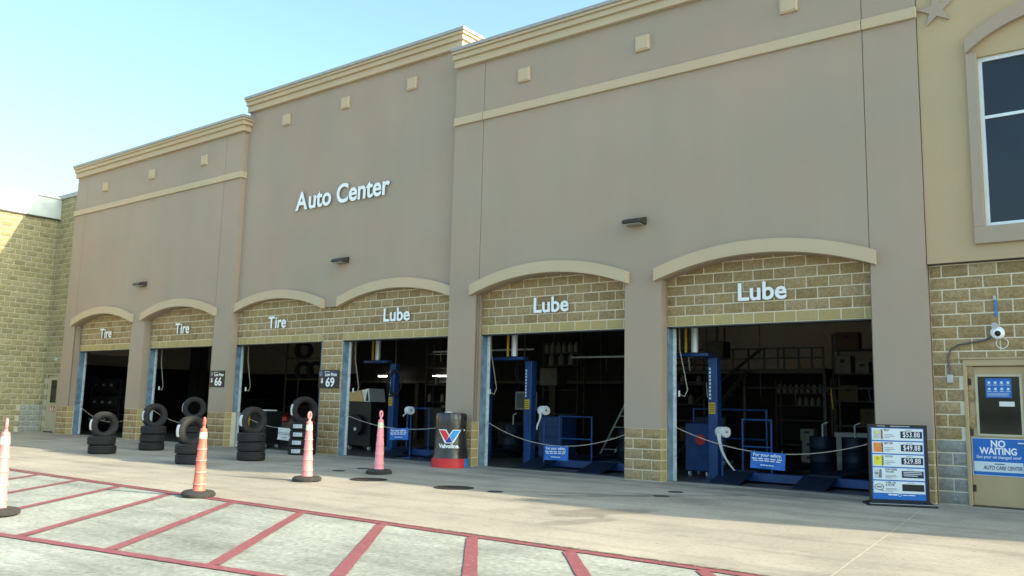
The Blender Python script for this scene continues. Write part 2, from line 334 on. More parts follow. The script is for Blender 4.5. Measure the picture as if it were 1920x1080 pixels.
def setkids(o): return [c for c in bpy.data.objects if c.parent == o]
def copy_tree(o, kids):
    r = o.copy(); COL.objects.link(r)
    for c, sub in kids:
        d = c.copy(); COL.objects.link(d); d.parent = r
        for g in sub:
            e = g.copy(); COL.objects.link(e); e.parent = d
    return r
def text(name, s, size, mt, M4, parent, extrude=0.0015, bold=0.0, align='CENTER', xs=1.0, spacing=1.0, local=False, shear=0):
    """lettering as a mesh; M4 places the text plane (x right, y up, z out of the face)"""
    cu = bpy.data.curves.new('t', 'FONT'); cu.body = s; cu.size = size; cu.extrude = extrude; cu.offset = bold
    cu.align_x = align; cu.align_y = 'CENTER'; cu.space_character = spacing; cu.resolution_u = 3; cu.shear = shear
    to = bpy.data.objects.new('t', cu); COL.objects.link(to)
    dg = bpy.context.evaluated_depsgraph_get(); me = bpy.data.meshes.new_from_object(to.evaluated_get(dg))
    bpy.data.objects.remove(to); bpy.data.curves.remove(cu)
    me.transform(Matrix.Diagonal((xs, 1, 1, 1))); me.transform(M4)
    if not local: me.transform(Matrix.Translation(-org(parent)))
    me.materials.clear(); me.materials.append(mt)
    me.name = name
    o = bpy.data.objects.new(name, me); COL.objects.link(o)
    if parent: o.parent = parent
    ORG[o.name] = org(parent) if not local else Vector((0, 0, 0))
    return o
def facing(x, y, z, rz=0.0):
    """text plane facing -y (towards the lot), turned about z by rz"""
    return Matrix.Translation((x, y, z)) @ Matrix.Rotation(rz, 4, 'Z') @ Matrix.Rotation(math.pi / 2, 4, 'X')

# ------------------------------------------------------------------ layout numbers (metres)
P = 4.83
OW = 4.0                                   # opening width
LB = {k: (k - 5) * P for k in range(1, 7)}  # left edge of each bay's opening
BW, BH = 0.4025, 0.2032
LZ = 15 * BH                               # lintel underside
INF = 0.25                                 # recess of the block infill
YM = 0.17                                  # recess of the middle stucco
TOP = 10.12
def arc_z(x, x0, x1, ze, zc):
    """circular segment through (x0,ze) crown zc (x1,ze)"""
    c = (x1 - x0) / 2; s = zc - ze; R = (c * c + s * s) / (2 * s); d = x - (x0 + x1) / 2
    return zc - R + math.sqrt(max(R * R - d * d, 0))

# ------------------------------------------------------------------ ground
struct(MB().sheet([(-150, -160), (160, -160), (160, 160), (-150, 160)], -0.008).build('parking_lot', M['lot'], fix=False))
g = MB()
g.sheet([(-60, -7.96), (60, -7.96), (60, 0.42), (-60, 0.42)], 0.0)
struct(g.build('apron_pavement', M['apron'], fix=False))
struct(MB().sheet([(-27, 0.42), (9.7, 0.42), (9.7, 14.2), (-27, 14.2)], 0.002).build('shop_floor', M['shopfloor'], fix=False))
def strip(pts, wd, z, jit=0.0, seg=0.25):
    out = MB(); (x0, y0), (x1, y1) = pts
    L = math.hypot(x1 - x0, y1 - y0); n = max(2, int(L / seg)); nx, ny = -(y1 - y0) / L, (x1 - x0) / L
    vs = []
    for i in range(n + 1):
        t = i / n; x = x0 + (x1 - x0) * t; y = y0 + (y1 - y0) * t
        a = wd / 2 + random.uniform(-jit, jit); b = wd / 2 + random.uniform(-jit, jit)
        vs += [(x + nx * a, y + ny * a, z), (x - nx * b, y - ny * b, z)]
    out.add(vs, [(2 * i, 2 * i + 1, 2 * i + 3, 2 * i + 2) for i in range(n)]); return out
def marking(name, pts, wd, mt, z, jit=0.004, seg=0.12):
    return struct(strip(pts, wd, z, jit, seg).build(name, mt, fix=False))
marking('road_marking', ((-30, -8.06), (30, -8.04)), 0.13, M['line'], 0.0)
marking('road_marking', ((-6, -12.9), (9.6, -10.42)), 0.13, M['line'], 0.0)
for xt in (-5.9, -4.5, -3.1, -1.7, -0.35, 1.1, 2.6, 4.05, 5.48, 6.84, 8.06, 9.45, 10.9, 12.3):
    yb = -11.06 + 0.0; 
    k = 0.82; yl = lambda x_: -12.9 + (x_ + 6) * 2.48 / 15.6 + 0.065
    t_ = (yl(xt) + 8.125) / (-1 - 0.159 * k)
    marking('road_marking', ((xt, -8.125), (xt + k * t_, -8.125 - t_)), 0.125, M['line'], 0.0005)
marking('pavement_joint', ((-30, -7.965), (6.0, -7.965)), 0.03, M['line'], 0.004, 0.008, 0.05)
marking('pavement_joint', ((6.0, -7.965), (30, -7.965)), 0.045, M['seamdark'], 0.004, 0.016, 0.05)
for a, b in (((3.9, -7.93), (3.05, -4.56)), ((3.05, -4.56), (2.2, -0.1)), ((10.42, -7.93), (9.75, -1.2)), ((-2.6, -7.93), (-3.4, -1.0)), ((-9.0, -7.93), (-9.9, -1.0)), ((17, -7.93), (16.4, -0.2))):
    marking('pavement_joint', (a, b), 0.013, M['seam'], 0.004, 0.004, 0.1)
marking('pavement_joint', ((-20, -4.42), (-2.0, -4.25)), 0.014, M['seam'], 0.004, 0.004, 0.1)

# ------------------------------------------------------------------ block machinery
def block_mesh(i, rough, size=(1, 1)):
    """unit block: x 0..1 (width), z 0..1 (height), front at y=0, back at y=0.08; split face stands out unevenly"""
    rnd = random.Random(100 + i); nx, nz = 4, 3
    v = []; f = []
    for a in range(nz + 1):
        for b_ in range(nx + 1):
            edge = a in (0, nz) or b_ in (0, nx)
            y = 0.001 + rnd.uniform(-0.003, 0.003) if edge else rnd.uniform(-0.020, -0.002)
            if not rough: y = 0.006
            v.append((b_ / nx, y, a / nz))
    for a in range(nz):
        for b_ in range(nx):
            k = a * (nx + 1) + b_; f.append((k, k + 1, k + nx + 2, k + nx + 1))
    k = len(v)
    v += [(0, 0.08, 0), (1, 0.08, 0), (1, 0.08, 1), (0, 0.08, 1)]
    bot = list(range(nx + 1)); topr = [nz * (nx + 1) + j for j in range(nx + 1)]
    lef = [a * (nx + 1) for a in range(nz + 1)]; rig = [a * (nx + 1) + nx for a in range(nz + 1)]
    f.append(tuple(reversed(bot)) + (k, k + 1)); f.append(tuple(topr) + (k + 2, k + 3))
    f.append(tuple(lef) + (k + 3, k)); f.append(tuple(reversed(rig)) + (k + 1, k + 2))
    if not rough:
        v = [(0, 0.0, 0), (1, 0.0, 0), (1, 0.0, 1), (0, 0.0, 1), (0, 0.08, 0), (1, 0.08, 0), (1, 0.08, 1), (0, 0.08, 1)]
        f = [(0, 1, 2, 3), (0, 4, 5, 1), (3, 2, 6, 7), (0, 3, 7, 4), (1, 5, 6, 2)]
    return v, f
BLK = {}
for kind_, mt_, n_, rg in (('block', M['block'], 6, True), ('smooth', M['smooth'], 1, False), ('grey', M['greyblock'], 3, True), ('wing', M['wingblock'], 6, True)):
    BLK[kind_] = []
    for i in range(n_):
        v, f = block_mesh(i, rg); me = bpy.data.meshes.new('block_' + kind_); me.from_pydata(v, [], f); me.materials.append(mt_)
        BLK[kind_].append((me, v, f))
GAP = 0.020
def block_list(u0, u1, z0, z1, origin, rz, kind='block', keep=None, bw=BW, phase=0.0):
    """courses of blocks over u0..u1 (along the wall) x z0..z1; origin + u*(cos,sin)"""
    out = []; r0 = round(z0 / BH)
    for r in range(r0, int(round(z1 / BH + 0.4999))):
        off = phase + (0.5 * bw if r % 2 else 0); i0 = math.floor((u0 - off) / bw)
        u = off + i0 * bw
        while u < u1 - 1e-6:
            a, b_ = max(u, u0), min(u + bw, u1); za, zb = r * BH, min((r + 1) * BH, z1)
            if b_ - a > 0.04 and zb - za > 0.04 and (keep is None or keep((a + b_) / 2, za, zb, a, b_)):
                out.append((a + GAP / 2, b_ - GAP / 2, za + GAP / 2, zb - GAP / 2, origin, rz, kind))
            u += bw
    return out
def block_matrix(e):
    a, b_, za, zb, og, rz, kind = e
    c, s = math.cos(rz), math.sin(rz)
    loc = Vector((og[0] + a * c, og[1] + a * s, og[2] + za))
    return Matrix.Translation(loc) @ Matrix.Rotation(rz, 4, 'Z') @ Matrix.Diagonal((b_ - a, 1, zb - za, 1))
def in_view(p):
    d = p - CAM; z = d.dot(fwd)
    if z <= 0.1: return 0
    x = 1602 * d.dot(right) / z; y = 1602 * d.dot(up) / z
    return 1 / d.length_squared if abs(x) < 975 and abs(y) < 560 else 0
def place_blocks(lst, parent, limit=295, stuff='block_courses', names=None):
    names = names or {'block': 'block', 'wing': 'block', 'smooth': 'smooth_block', 'grey': 'painted_block'}
    bykind = {}
    for e in lst: bykind.setdefault(e[6], []).append(e)
    for kd, es in bykind.items():
        sc = []
        for e in es:
            mx = block_matrix(e); p = mx @ Vector((0.5, 0, 0.5))
            sc.append((in_view(p) * (e[1] - e[0]), e, mx))
        sc.sort(key=lambda q: -q[0])
        rest = MB()
        for i, (s_, e, mx) in enumerate(sc):
            var = BLK[kd][random.randrange(len(BLK[kd]))]
            if i < limit and s_ > 0:
                o = bpy.data.objects.new(names[kd], var[0]); COL.objects.link(o); o.parent = parent
                o.matrix_local = Matrix.Translation(-org(parent)) @ mx
            else:
                rest.add([mx @ Vector(p) for p in var[1]], var[2])
        if rest.v:
            rest.build(names[kd] + '_courses', {'block': M['block'], 'wing': M['wingblock'], 'smooth': M['smooth'], 'grey': M['greyblock']}[kd], parent, kind='stuff', fix=False)

# ------------------------------------------------------------------ main building
B = thing('service_building', 'long grey-brown stucco service building with six arched garage bays and stepped cream cornices', 'building', (-5, 0.0, 0))
CB = 5 * BH   # top of block bases
def wall_slices(x0, x1, ztop, y0, y1, openings, base, grooves=()):
    mb = MB(); st = {round(x0, 4), round(x1, 4)}
    for (a, b_) in openings:
        for i in range(25): st.add(round(a + (b_ - a) * i / 24, 4))
    for gx in grooves: st.add(round(gx - 0.008, 4)); st.add(round(gx + 0.008, 4))
    st = sorted(st)
    for xa, xb in zip(st, st[1:]):
        mid = (xa + xb) / 2
        if any(abs(mid - gx) < 0.008 for gx in grooves): continue
        za = zb = base
        for (a, b_) in openings:
            if a < mid < b_: za = arc_z(xa, a - 0.06, b_ + 0.06, 3.95, 4.32); zb = arc_z(xb, a - 0.06, b_ + 0.06, 3.95, 4.32)
        mb.slice(xa, xb, za, zb, ztop, y0, y1)
    return mb
XR0, XR1 = -0.83, 9.72
XL0, XL1 = -20.13, -9.58
GR = (0.085, 8.83); GL = (-19.32, -10.47)
o = wall_slices(XR0, XR1, TOP - 0.1, 0, INF - 0.004, [(LB[5], LB[5] + OW), (LB[6], LB[6] + OW)], CB, GR).build('stucco_wall', M['stucco'], B)
o['label'] = 'near stucco wall over two lube bays'
o = wall_slices(XL0, XL1, TOP - 0.1, 0, INF - 0.004, [(LB[1], LB[1] + OW), (LB[2], LB[2] + OW)], CB, GL).build('stucco_wall', M['stucco'], B)
o['label'] = 'far stucco wall over two tire bays'
# middle: stucco only above the arches and pier
XM0, XM1 = XL1 + 0.002, XR0 - 0.002
mb = MB(); n = 60
def midz(x):
    z = 3.97
    for k in (3, 4):
        a, b_ = LB[k] - 0.06, LB[k] + OW + 0.06
        if a < x < b_: z = max(z, arc_z(x, a, b_, 3.95, 4.32))
    return z
for i in range(n):
    xa = XM0 + (XM1 - XM0) * i / n; xb = XM0 + (XM1 - XM0) * (i + 1) / n
    mb.slice(xa, xb, midz(xa), midz(xb), 10.7, YM, INF - 0.004)
o = mb.build('stucco_wall', M['stucco'], B); o['label'] = 'taller middle stucco wall set back between the others'
# returns of the middle block above its neighbours, side returns of end blocks
MB().box(XM1 - 0.2, XM1, INF, 3.0, 9.9, 10.7).build('parapet_return', M['stucco'], B)
MB().box(XL0, XL0 + 0.2, INF, 3.0, 3, TOP - 0.1).build('parapet_return', M['stucco'], B)
MB().box(XL1 - 0.2, XL1 - 0.001, INF, 3.0, 9.9, TOP - 0.1).build('parapet_return', M['stucco'], B)
for xs_, zz, yy in ((GR, 0, 0), (GL, 0, 0)):
    for gx in xs_:
        MB().box(gx - 0.0079, gx + 0.0079, 0.012, 0.05, CB, TOP - 0.15).build('control_joint', M['groove'], B)
# column plinth top lines
def cornice(x0, x1, zt, yb, retl=None, retr=None):
    """stepped cornice; courses stand out further towards the top; optional right return to y=retr"""
    parts = [(-0.46, -0.275, 0.11, 'trim'), (-0.275, -0.15, 0.18, 'trim'), (-0.15, -0.085, 0.235, 'trim'), (-0.085, 0.0, 0.27, 'cap')]
    for a, b_, pr, mt_ in parts:
        mb = MB(); e = pr - 0.02 if retr is not None else 0
        mb.box(x0, x1 + e, yb - pr, yb - 0.002, zt + a, zt + b_ - 0.001)
        if retr is not None: mb.box(x1 + 0.001, x1 + e, yb - 0.0015, retr, zt + a, zt + b_ - 0.001)
        mb.build('coping' if mt_ == 'cap' else 'cornice_course', M[mt_], B, bevel=0.006)
    MB().box(x0, x1, yb, yb + 0.6, zt - 0.06, zt - 0.004).build('parapet_cap', M['cap'], B)
cornice(XR0, XR1, TOP + 0.02, 0)
cornice(XL0, XL1, TOP + 0.02, 0, retr=0.9)
cornice(XM0, XM1, 10.76, YM, retr=1.6)
# belt bands
MB().box(XR0 - 0.002, GR[0] - 0.006, -0.06, -0.001, 8.205, 8.40).box(GR[0] + 0.006, GR[1] - 0.006, -0.06, -0.001, 8.205, 8.40).box(GR[1] + 0.006, XR1 + 0.02, -0.06, -0.001, 8.205, 8.40).build('belt_band', M['trim'], B, bevel=0.006)
MB().box(XL0, GL[0] - 0.006, -0.06, -0.001, 8.205, 8.40).box(GL[0] + 0.006, GL[1] - 0.006, -0.06, -0.001, 8.205, 8.40).box(GL[1] + 0.006, XL1 + 0.05, -0.06, -0.001, 8.205, 8.40).box(XL1 + 0.001, XL1 + 0.05, 0, YM, 8.205, 8.40).build('belt_band', M['trim'], B, bevel=0.006)
# square medallions
for xc, z0, yy in [(1.29, 8.9, 0), (4.41, 8.9, 0), (7.53, 8.9, 0), (-7.72, 9.57, YM), (-5.11, 9.57, YM), (-2.52, 9.57, YM), (-17.92, 8.9, 0), (-14.76, 8.9, 0), (-11.62, 8.9, 0)]:
    mb = MB(); h = 0.17; d = 0.06
    v = [(xc - h, yy - 0.001, z0), (xc + h, yy - 0.001, z0), (xc + h, yy - 0.001, z0 + 2 * h), (xc - h, yy - 0.001, z0 + 2 * h),
         (xc - h, yy - 0.045, z0), (xc + h, yy - 0.045, z0), (xc + h, yy - 0.045, z0 + 2 * h), (xc - h, yy - 0.045, z0 + 2 * h),
         (xc - h + 0.035, yy - 0.075, z0 + 0.035), (xc + h - 0.035, yy - 0.075, z0 + 0.035), (xc + h - 0.035, yy - 0.075, z0 + 2 * h - 0.035), (xc - h + 0.035, yy - 0.075, z0 + 2 * h - 0.035)]
    f = [(8, 9, 10, 11)] + [(i, (i + 1) % 4, (i + 1) % 4 + 4, i + 4) for i in range(4)] + [(i + 4, (i + 1) % 4 + 4, (i + 1) % 4 + 8, i + 8) for i in range(4)]
    mb.add(v, f).build('wall_medallion', M['trim'], B)
# arched trims
for k in range(1, 7):
    yb = YM if k in (3, 4) else 0.0
    a, b_ = LB[k] - 0.11, LB[k] + OW + 0.11
    n = 28; mb = MB(); vs = []
    for i in range(n + 1):
        x = a + (b_ - a) * i / n; zi = arc_z(x, LB[k] - 0.11, LB[k] + OW + 0.11, 3.94, 4.325); zo = arc_z(x, LB[k] - 0.11, LB[k] + OW + 0.11, 4.19, 4.575)
        vs += [(x, yb - 0.13, zi), (x, yb - 0.13, zo), (x, yb - 0.001, zo), (x, yb - 0.001, zi)]
    if k == 3:
        pass
    fs = []
    for i in range(n):
        c = 4 * i
        for j in range(4): fs.append((c + j, c + (j + 1) % 4, c + 4 + (j + 1) % 4, c + 4 + j))
    fs += [(0, 1, 2, 3), (4 * n + 3, 4 * n + 2, 4 * n + 1, 4 * n)]
    mb.add(vs, fs).build('arch_trim', M['trim'], B, smooth=True)
# block infill, column bases and pier
blocks = []
for k in range(1, 7):
    L0 = LB[k]
    def keep(u, za, zb, a, b_, L0=L0):
        return za < max(arc_z(a, L0 - 0.2, L0 + OW + 0.2, 4.0, 4.4), arc_z(b_, L0 - 0.2, L0 + OW + 0.2, 4.0, 4.4))
    blocks += block_list(L0, L0 + OW, LZ, LZ + BH, (0, INF, 0), 0, 'smooth', phase=L0 % BW)
    blocks += block_list(L0, L0 + OW, LZ + BH, 4.42, (0, INF, 0), 0, 'block', keep, phase=L0 % BW)
    MB().box(L0 + 0.001, L0 + OW - 0.001, INF + 0.005, INF + 0.16, LZ, 4.6).build('infill_mortar', M['mortar'], B)
    MB().box(L0 + 0.0, L0 + OW, INF + 0.004, INF + 0.24, LZ - 0.025, LZ - 0.001).build('lintel_plate', M['steel'], B)
# pier between bays three and four
p0, p1 = LB[3] + OW, LB[4]
blocks += block_list(p0, p1, 0, 4.0, (0, INF, 0), 0, 'block', bw=(p1 - p0) / 2, phase=p0)
MB().box(p0 + 0.01, p1 - 0.008, INF + 0.005, INF + 0.2, 0, 4.1).build('pier_mortar', M['mortar'], B)
blocks += block_list(0.0, 0.2, 0, LZ, (p1, INF, 0), math.pi / 2, 'smooth', bw=0.8)
cols = [(XL0, LB[1]), (LB[1] + OW, LB[2]), (LB[2] + OW, XL1), (XM1 + 0.002, LB[5]), (LB[5] + OW, LB[6]), (LB[6] + OW, XR1)]
for (a, b_) in cols:
    blocks += block_list(a, b_, 0, CB, (0, 0, 0), 0, 'block', bw=(b_ - a) / 2, phase=a)
    MB().box(a + 0.012, b_ - 0.006, 0.005, INF + 0.15, 0, CB - 0.002).build('column_core', M['mortar'], B)
    if b_ < 9.5:
        blocks += block_list(0.0, INF - 0.01, 0, CB, (b_, 0, 0), math.pi / 2, 'smooth', bw=0.6)
    else:
        blocks += block_list(0.0, 0.12, 0, CB, (b_, 0, 0), math.pi / 2, 'smooth', bw=0.6)
    MB().box(a + 0.004, b_ - 0.004, 0.004, INF - 0.01, CB - 0.001, CB + 0.012).build('plinth_flashing', M['groove'], B)
place_blocks(blocks, B)
# column backing above bases (return behind the stucco), jambs, tracks
for k in range(1, 7):
    L0 = LB[k]
    MB().box(L0 - 0.30, L0 - 0.001, INF, INF + 0.26, 0, LZ + 0.1).build('jamb_wall', M['stucco'], B) if k != 4 else MB().box(L0 - 0.30, L0 - 0.022, INF + 0.2, INF + 0.26, 0, LZ + 0.1).build('jamb_wall', M['stucco'], B)
    MB().box(L0, L0 + 0.025, INF + 0.012, INF + 0.26, 0, LZ - 0.026).build('door_jamb', M['steelblue'], B, bevel=0.004)
    MB().box(L0 + 0.026, L0 + 0.075, INF + 0.20, INF + 0.27, 0, LZ - 0.026).box(L0 + 0.076, L0 + 0.10, INF + 0.205, INF + 0.215, 0, LZ - 0.03).build('door_track', M['galv'], B, bevel=0.004)
    MB().box(L0 + OW - 0.06, L0 + OW, INF + 0.03, INF + 0.26, 0, LZ - 0.026).build('door_jamb', M['steelblue'], B)
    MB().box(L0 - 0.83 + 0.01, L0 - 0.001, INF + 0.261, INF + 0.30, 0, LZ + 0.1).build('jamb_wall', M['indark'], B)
    MB().lathe([(0.19, 0), (0.19, OW - 0.2)], (L0 + 0.1, INF + 0.62, LZ + 0.28), 16, 'x').build('door_coil', M['steel'], B, smooth=True)
# shell behind the facade: room for the shop
X0, X1, YB, ZC = -27.0, 9.70, 14.2, 5.6
MB().box(XL0 + 0.02, X1 + 0.2, INF + 0.17, INF + 0.30, LZ + 0.1, TOP - 0.2).box(X0 - 0.2, XL0 + 0.019, INF + 0.3, INF + 0.4, 0, 9.0).build('facade_backing', M['inwall'], B)
MB().box(X0, X1, YB, YB + 0.2, 2.85, ZC).build('interior_wall', M['inwall'], B)
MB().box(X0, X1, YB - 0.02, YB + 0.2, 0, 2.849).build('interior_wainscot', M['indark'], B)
MB().box(X0 - 0.2, X0, INF + 0.5, YB + 0.2, 2.85, ZC).build('interior_wall', M['inwall'], B)
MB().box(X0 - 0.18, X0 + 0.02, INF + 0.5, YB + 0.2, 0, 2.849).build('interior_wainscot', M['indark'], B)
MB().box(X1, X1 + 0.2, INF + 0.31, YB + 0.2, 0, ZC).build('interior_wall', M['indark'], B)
MB().box(X0 - 0.2, X1 + 0.2, INF + 0.31, YB + 0.2, ZC, ZC + 0.2).build('interior_ceiling', M['ceil'], B)
MB().box(X0 - 0.2, X1 + 0.2, INF + 0.31, YB + 0.3, 9.3, 9.5).build('roof', M['roof'], B)
MB().box(X0 - 0.2, X1 + 0.2, YB + 0.21, YB + 0.4, 0, 9.9).build('rear_wall', M['stucco'], B)

# ------------------------------------------------------------------ far wing: block walls at the left
XW, YW, ZW = -21.9, 0.25, 8.30
Wg = thing('block_wing', 'olive split-face block wing with pale metal fascia at the far left, half in sun', 'building', (XW, -5, 0))
lst = block_list(0.0, 13.0, 0, ZW, (XW, YW - 13.0, 0), math.pi / 2, 'wing', keep=lambda u, za, zb, a, b_: not (u > 12.2 and zb < 1.06))
place_blocks(lst, Wg, 298)
place_blocks(block_list(12.2, 13.0, 0, 1.05, (XW, YW - 13.0, 0), math.pi / 2, 'grey'), Wg)
MB().box(XW - 0.3, XW - 0.005, YW - 13.0, YW + 0.4, 0, ZW).build('wall_core', M['wingmortar'], Wg)
MB().box(XW - 0.4, XW + 0.05, YW - 13.0, YW - 0.001, ZW, 9.14).build('metal_fascia', M['wingcap'], Wg, bevel=0.01)
MB().box(XW - 0.45, XW + 0.07, YW - 13.0, YW - 0.001, ZW - 0.03, ZW + 0.03).build('drip_edge', M['steel'], Wg)
MB().box(XW - 0.45, XW + 0.09, YW - 13.0, YW - 0.001, 9.141, 9.20).build('coping', M['wingcap'], Wg)
MB().box(-45, XW - 0.41, YW - 13.0, YW + 12, 8.6, 8.8).build('roof', M['roof'], Wg)
MB().box(XW - 20, XW - 0.31, YW - 13.0, YW - 12.8, 0, 8.6).build('end_wall', M['mortar'], Wg)
# link wall with the cream door
Wl = thing('link_wall', 'narrow split-face block wall with cream door, recessed beside the farthest stucco pilaster', 'wall', (-21, 0.25, 0))
DX0, DX1 = -21.72, -20.72
lst = block_list(XW, XL0 + 0.3, 0, 9.14, (0, YW, 0), 0, 'wing', keep=lambda u, za, zb, a, b_: not (DX0 - 0.02 < u < DX1 + 0.1 and za < 2.2), phase=0.1)
place_blocks(lst, Wl, 298)
MB().box(XW, XL0 + 0.3, YW + 0.005, YW + 0.25, 2.24, 9.14).box(XW, DX0 - 0.01, YW + 0.005, YW + 0.25, 0, 2.239).box(DX1 + 0.01, XL0 + 0.3, YW + 0.005, YW + 0.25, 0, 2.239).build('wall_core', M['wingmortar'], Wl)
MB().box(XW + 0.001, XL0 - 0.001, YW - 0.07, YW + 0.5, 9.141, 9.30).build('coping', M['cap'], Wl)
d = MB().box(DX0 + 0.06, DX1 - 0.06, YW + 0.05, YW + 0.09, 0.04, 2.16).build('door', M['doorcream'], Wl)
MB().box(DX0, DX0 + 0.06, YW - 0.015, YW + 0.12, 0, 2.23).box(DX1 - 0.06, DX1, YW - 0.015, YW + 0.12, 0, 2.23).box(DX0 + 0.061, DX1 - 0.061, YW - 0.015, YW + 0.12, 2.17, 2.23).build('door_frame', M['doorcream'], Wl)
MB().box(DX0 + 0.36, DX1 - 0.14, YW + 0.04, YW + 0.049, 1.12, 1.98).build('pane', M['doorglass'], d)
fr = MB()
for (a, b_, c, e) in ((DX0 + 0.32, DX0 + 0.36, 1.08, 2.02), (DX1 - 0.14, DX1 - 0.10, 1.08, 2.02)): fr.box(a, b_, YW + 0.034, YW + 0.049, c, e)
fr.box(DX0 + 0.361, DX1 - 0.141, YW + 0.034, YW + 0.049, 1.08, 1.119).box(DX0 + 0.361, DX1 - 0.141, YW + 0.034, YW + 0.049, 1.981, 2.02).build('pane_frame', M['doorcream'], d)
MB().box(DX0 + 0.42, DX0 + 0.72, YW + 0.043, YW + 0.049, 0.78, 0.98).build('warning_notice', M['red'], d)
MB().box(DX0 + 0.46, DX0 + 0.52, YW + 0.040, YW + 0.043, 0.81, 0.95).box(DX0 + 0.56, DX0 + 0.68, YW + 0.040, YW + 0.043, 0.81, 0.84).box(DX0 + 0.62, DX0 + 0.68, YW + 0.040, YW + 0.043, 0.85, 0.95).build('notice_print', M['white'], d)
MB().lathe([(0.03, 0), (0.03, 0.06)], (DX1 - 0.1, YW - 0.01, 0.95), 10, 'y').build('handle', M['steel'], d)
MB().box(DX0 + 0.1, DX1 - 0.1, YW + 0.02, YW + 0.1, 0.0, 0.035).build('threshold', M['steel'], Wl)
c = thing('security_camera', 'small white wall camera above the cream door at far left', 'camera', (-20.9, YW, 2.75))
MB().box(-21.05, -20.95, YW - 0.04, YW - 0.004, 2.7, 2.8).build('mount', M['white'], c)
MB().tube([(-21.0, YW - 0.04, 2.75), (-20.9, YW - 0.16, 2.78)], 0.045, 10).build('body', M['white'], c, smooth=True)
MB().tube([(-20.88, YW - 0.17, 2.785), (-20.875, YW - 0.18, 2.786)], 0.03, 10).build('lens', M['black'], c)

# ------------------------------------------------------------------ near wing: tan stucco over block at the right
YT, YC = 0.03, 0.12
XT1 = 17.0
T = thing('store_wing', 'tan stucco building wing with star and tall window over split-face block at right edge', 'building', (12, 0, 0))
WX0, WX1, WZ0, WZ1 = 10.62, 12.98, 4.43, 7.29
mb = MB()
mb.box(XR1 + 0.012, WX0, YT, YT + 0.3, 3.91, 10.9).box(WX1, XT1, YT, YT + 0.3, 3.91, 10.9)
mb.box(WX0 + 0.0005, WX1 - 0.0005, YT, YT + 0.3, 3.91, WZ0).box(WX0 + 0.0005, WX1 - 0.0005, YT, YT + 0.3, WZ1, 10.9)
mb.build('stucco_wall', M['tan'], T)
MB().box(XR1 + 0.012, XT1, YT - 0.02, YT - 0.001, 3.885, 3.945).build('drip_band', M['tan'], T, bevel=0.004)
MB().box(XR1 + 0.012, XT1, YT, YT + 0.3, 3.875, 3.905).build('soffit_strip', M['steel'], T)
MB().box(XR1 + 0.012, XT1 + 0.3, YT - 0.25, YT + 0.3, 10.9, 11.1).box(XR1 + 0.012, XT1 + 0.3, YT - 0.15, YT + 0.3, 10.6, 10.899).build('cornice_course', M['trim'], T)
MB().box(XT1 + 0.01, 24, YT, YT + 0.3, 0, 9.9).build('stucco_wall', M['tan'], T)  # out-of-view wall runs, heights stepped to shape the shadow on the ground
MB().box(24.01, 26.5, YT - 0.1, YT + 0.3, 0, 10.9).build('stucco_wall', M['tan'], T)
MB().box(26.51, 45, YT, YT + 0.3, 0, 8.6).build('stucco_wall', M['tan'], T)
MB().box(9.92, 45, YT + 0.31, 16, 8.3, 8.5).build('roof', M['roof'], T)
MB().box(44.8, 45, YT + 0.31, 16, 0, 8.29).box(9.92, 44.79, 15.8, 16, 0, 8.29).build('rear_wall', M['tan'], T)
# window
wf = MB()
sx0, sx1, sz0 = 10.46, 13.14, 4.15
MB().box(sx0, WX0 - 0.001, YT - 0.07, YT - 0.001, sz0 + 0.281, 7.36).box(WX1 + 0.001, sx1, YT - 0.07, YT - 0.001, sz0 + 0.281, 7.36).box(sx0, sx1, YT - 0.07, YT - 0.001, sz0, sz0 + 0.28).build('window_surround', M['stucco'], T, bevel=0.006)
def arch_strip(x0, x1, ze, zc, th, y0, y1, n=24):
    mb = MB(); vs = []; fs = []
    for i in range(n + 1):
        x = x0 + (x1 - x0) * i / n; zi = arc_z(x, x0, x1, ze, zc)
        vs += [(x, y0, zi), (x, y0, zi + th), (x, y1, zi + th), (x, y1, zi)]
    for i in range(n):
        c_ = 4 * i
        for j in range(4): fs.append((c_ + j, c_ + (j + 1) % 4, c_ + 4 + (j + 1) % 4, c_ + 4 + j))
    fs += [(0, 1, 2, 3), (4 * n + 3, 4 * n + 2, 4 * n + 1, 4 * n)]
    return mb.add(vs, fs)
arch_strip(sx0, sx1, 7.361, 7.86, 0.24, YT - 0.10, YT - 0.001).build('window_arch', M['stucco'], T, smooth=True)
wn = MB().box(WX0, WX0 + 0.06, YT + 0.06, YT + 0.14, WZ0, WZ1).box(WX1 - 0.06, WX1, YT + 0.06, YT + 0.14, WZ0, WZ1).box(WX0 + 0.061, WX1 - 0.061, YT + 0.06, YT + 0.14, WZ1 - 0.07, WZ1).box(WX0 + 0.061, WX1 - 0.061, YT + 0.06, YT + 0.14, WZ0, WZ0 + 0.07).box(WX0 + 0.061, WX1 - 0.061, YT + 0.07, YT + 0.14, 6.24, 6.29).box(11.77, 11.83, YT + 0.071, YT + 0.14, WZ0 + 0.071, 6.239).box(11.77, 11.83, YT + 0.071, YT + 0.14, 6.291, WZ1 - 0.071).build('window_frame', M['winframe'], T)
for (a, b_) in ((WX0 + 0.06, 11.77), (11.83, WX1 - 0.06)):
    for (c_, e) in ((WZ0 + 0.07, 6.24), (6.29, WZ1 - 0.07)):
        MB().box(a, b_, YT + 0.10, YT + 0.12, c_, e).build('pane', M['glass'], wn)
# star
pts = []
for i in range(10):
    r_ = 0.30 if i % 2 == 0 else 0.115; t = math.pi / 2 + 0.10 + i * math.pi / 5; pts.append((10.045 + r_ * math.cos(t), 8.27 + r_ * math.sin(t)))
MB().prism(pts, YT - 0.05, YT - 0.001).build('star_ornament', M['stucco'], T, bevel=0.004)
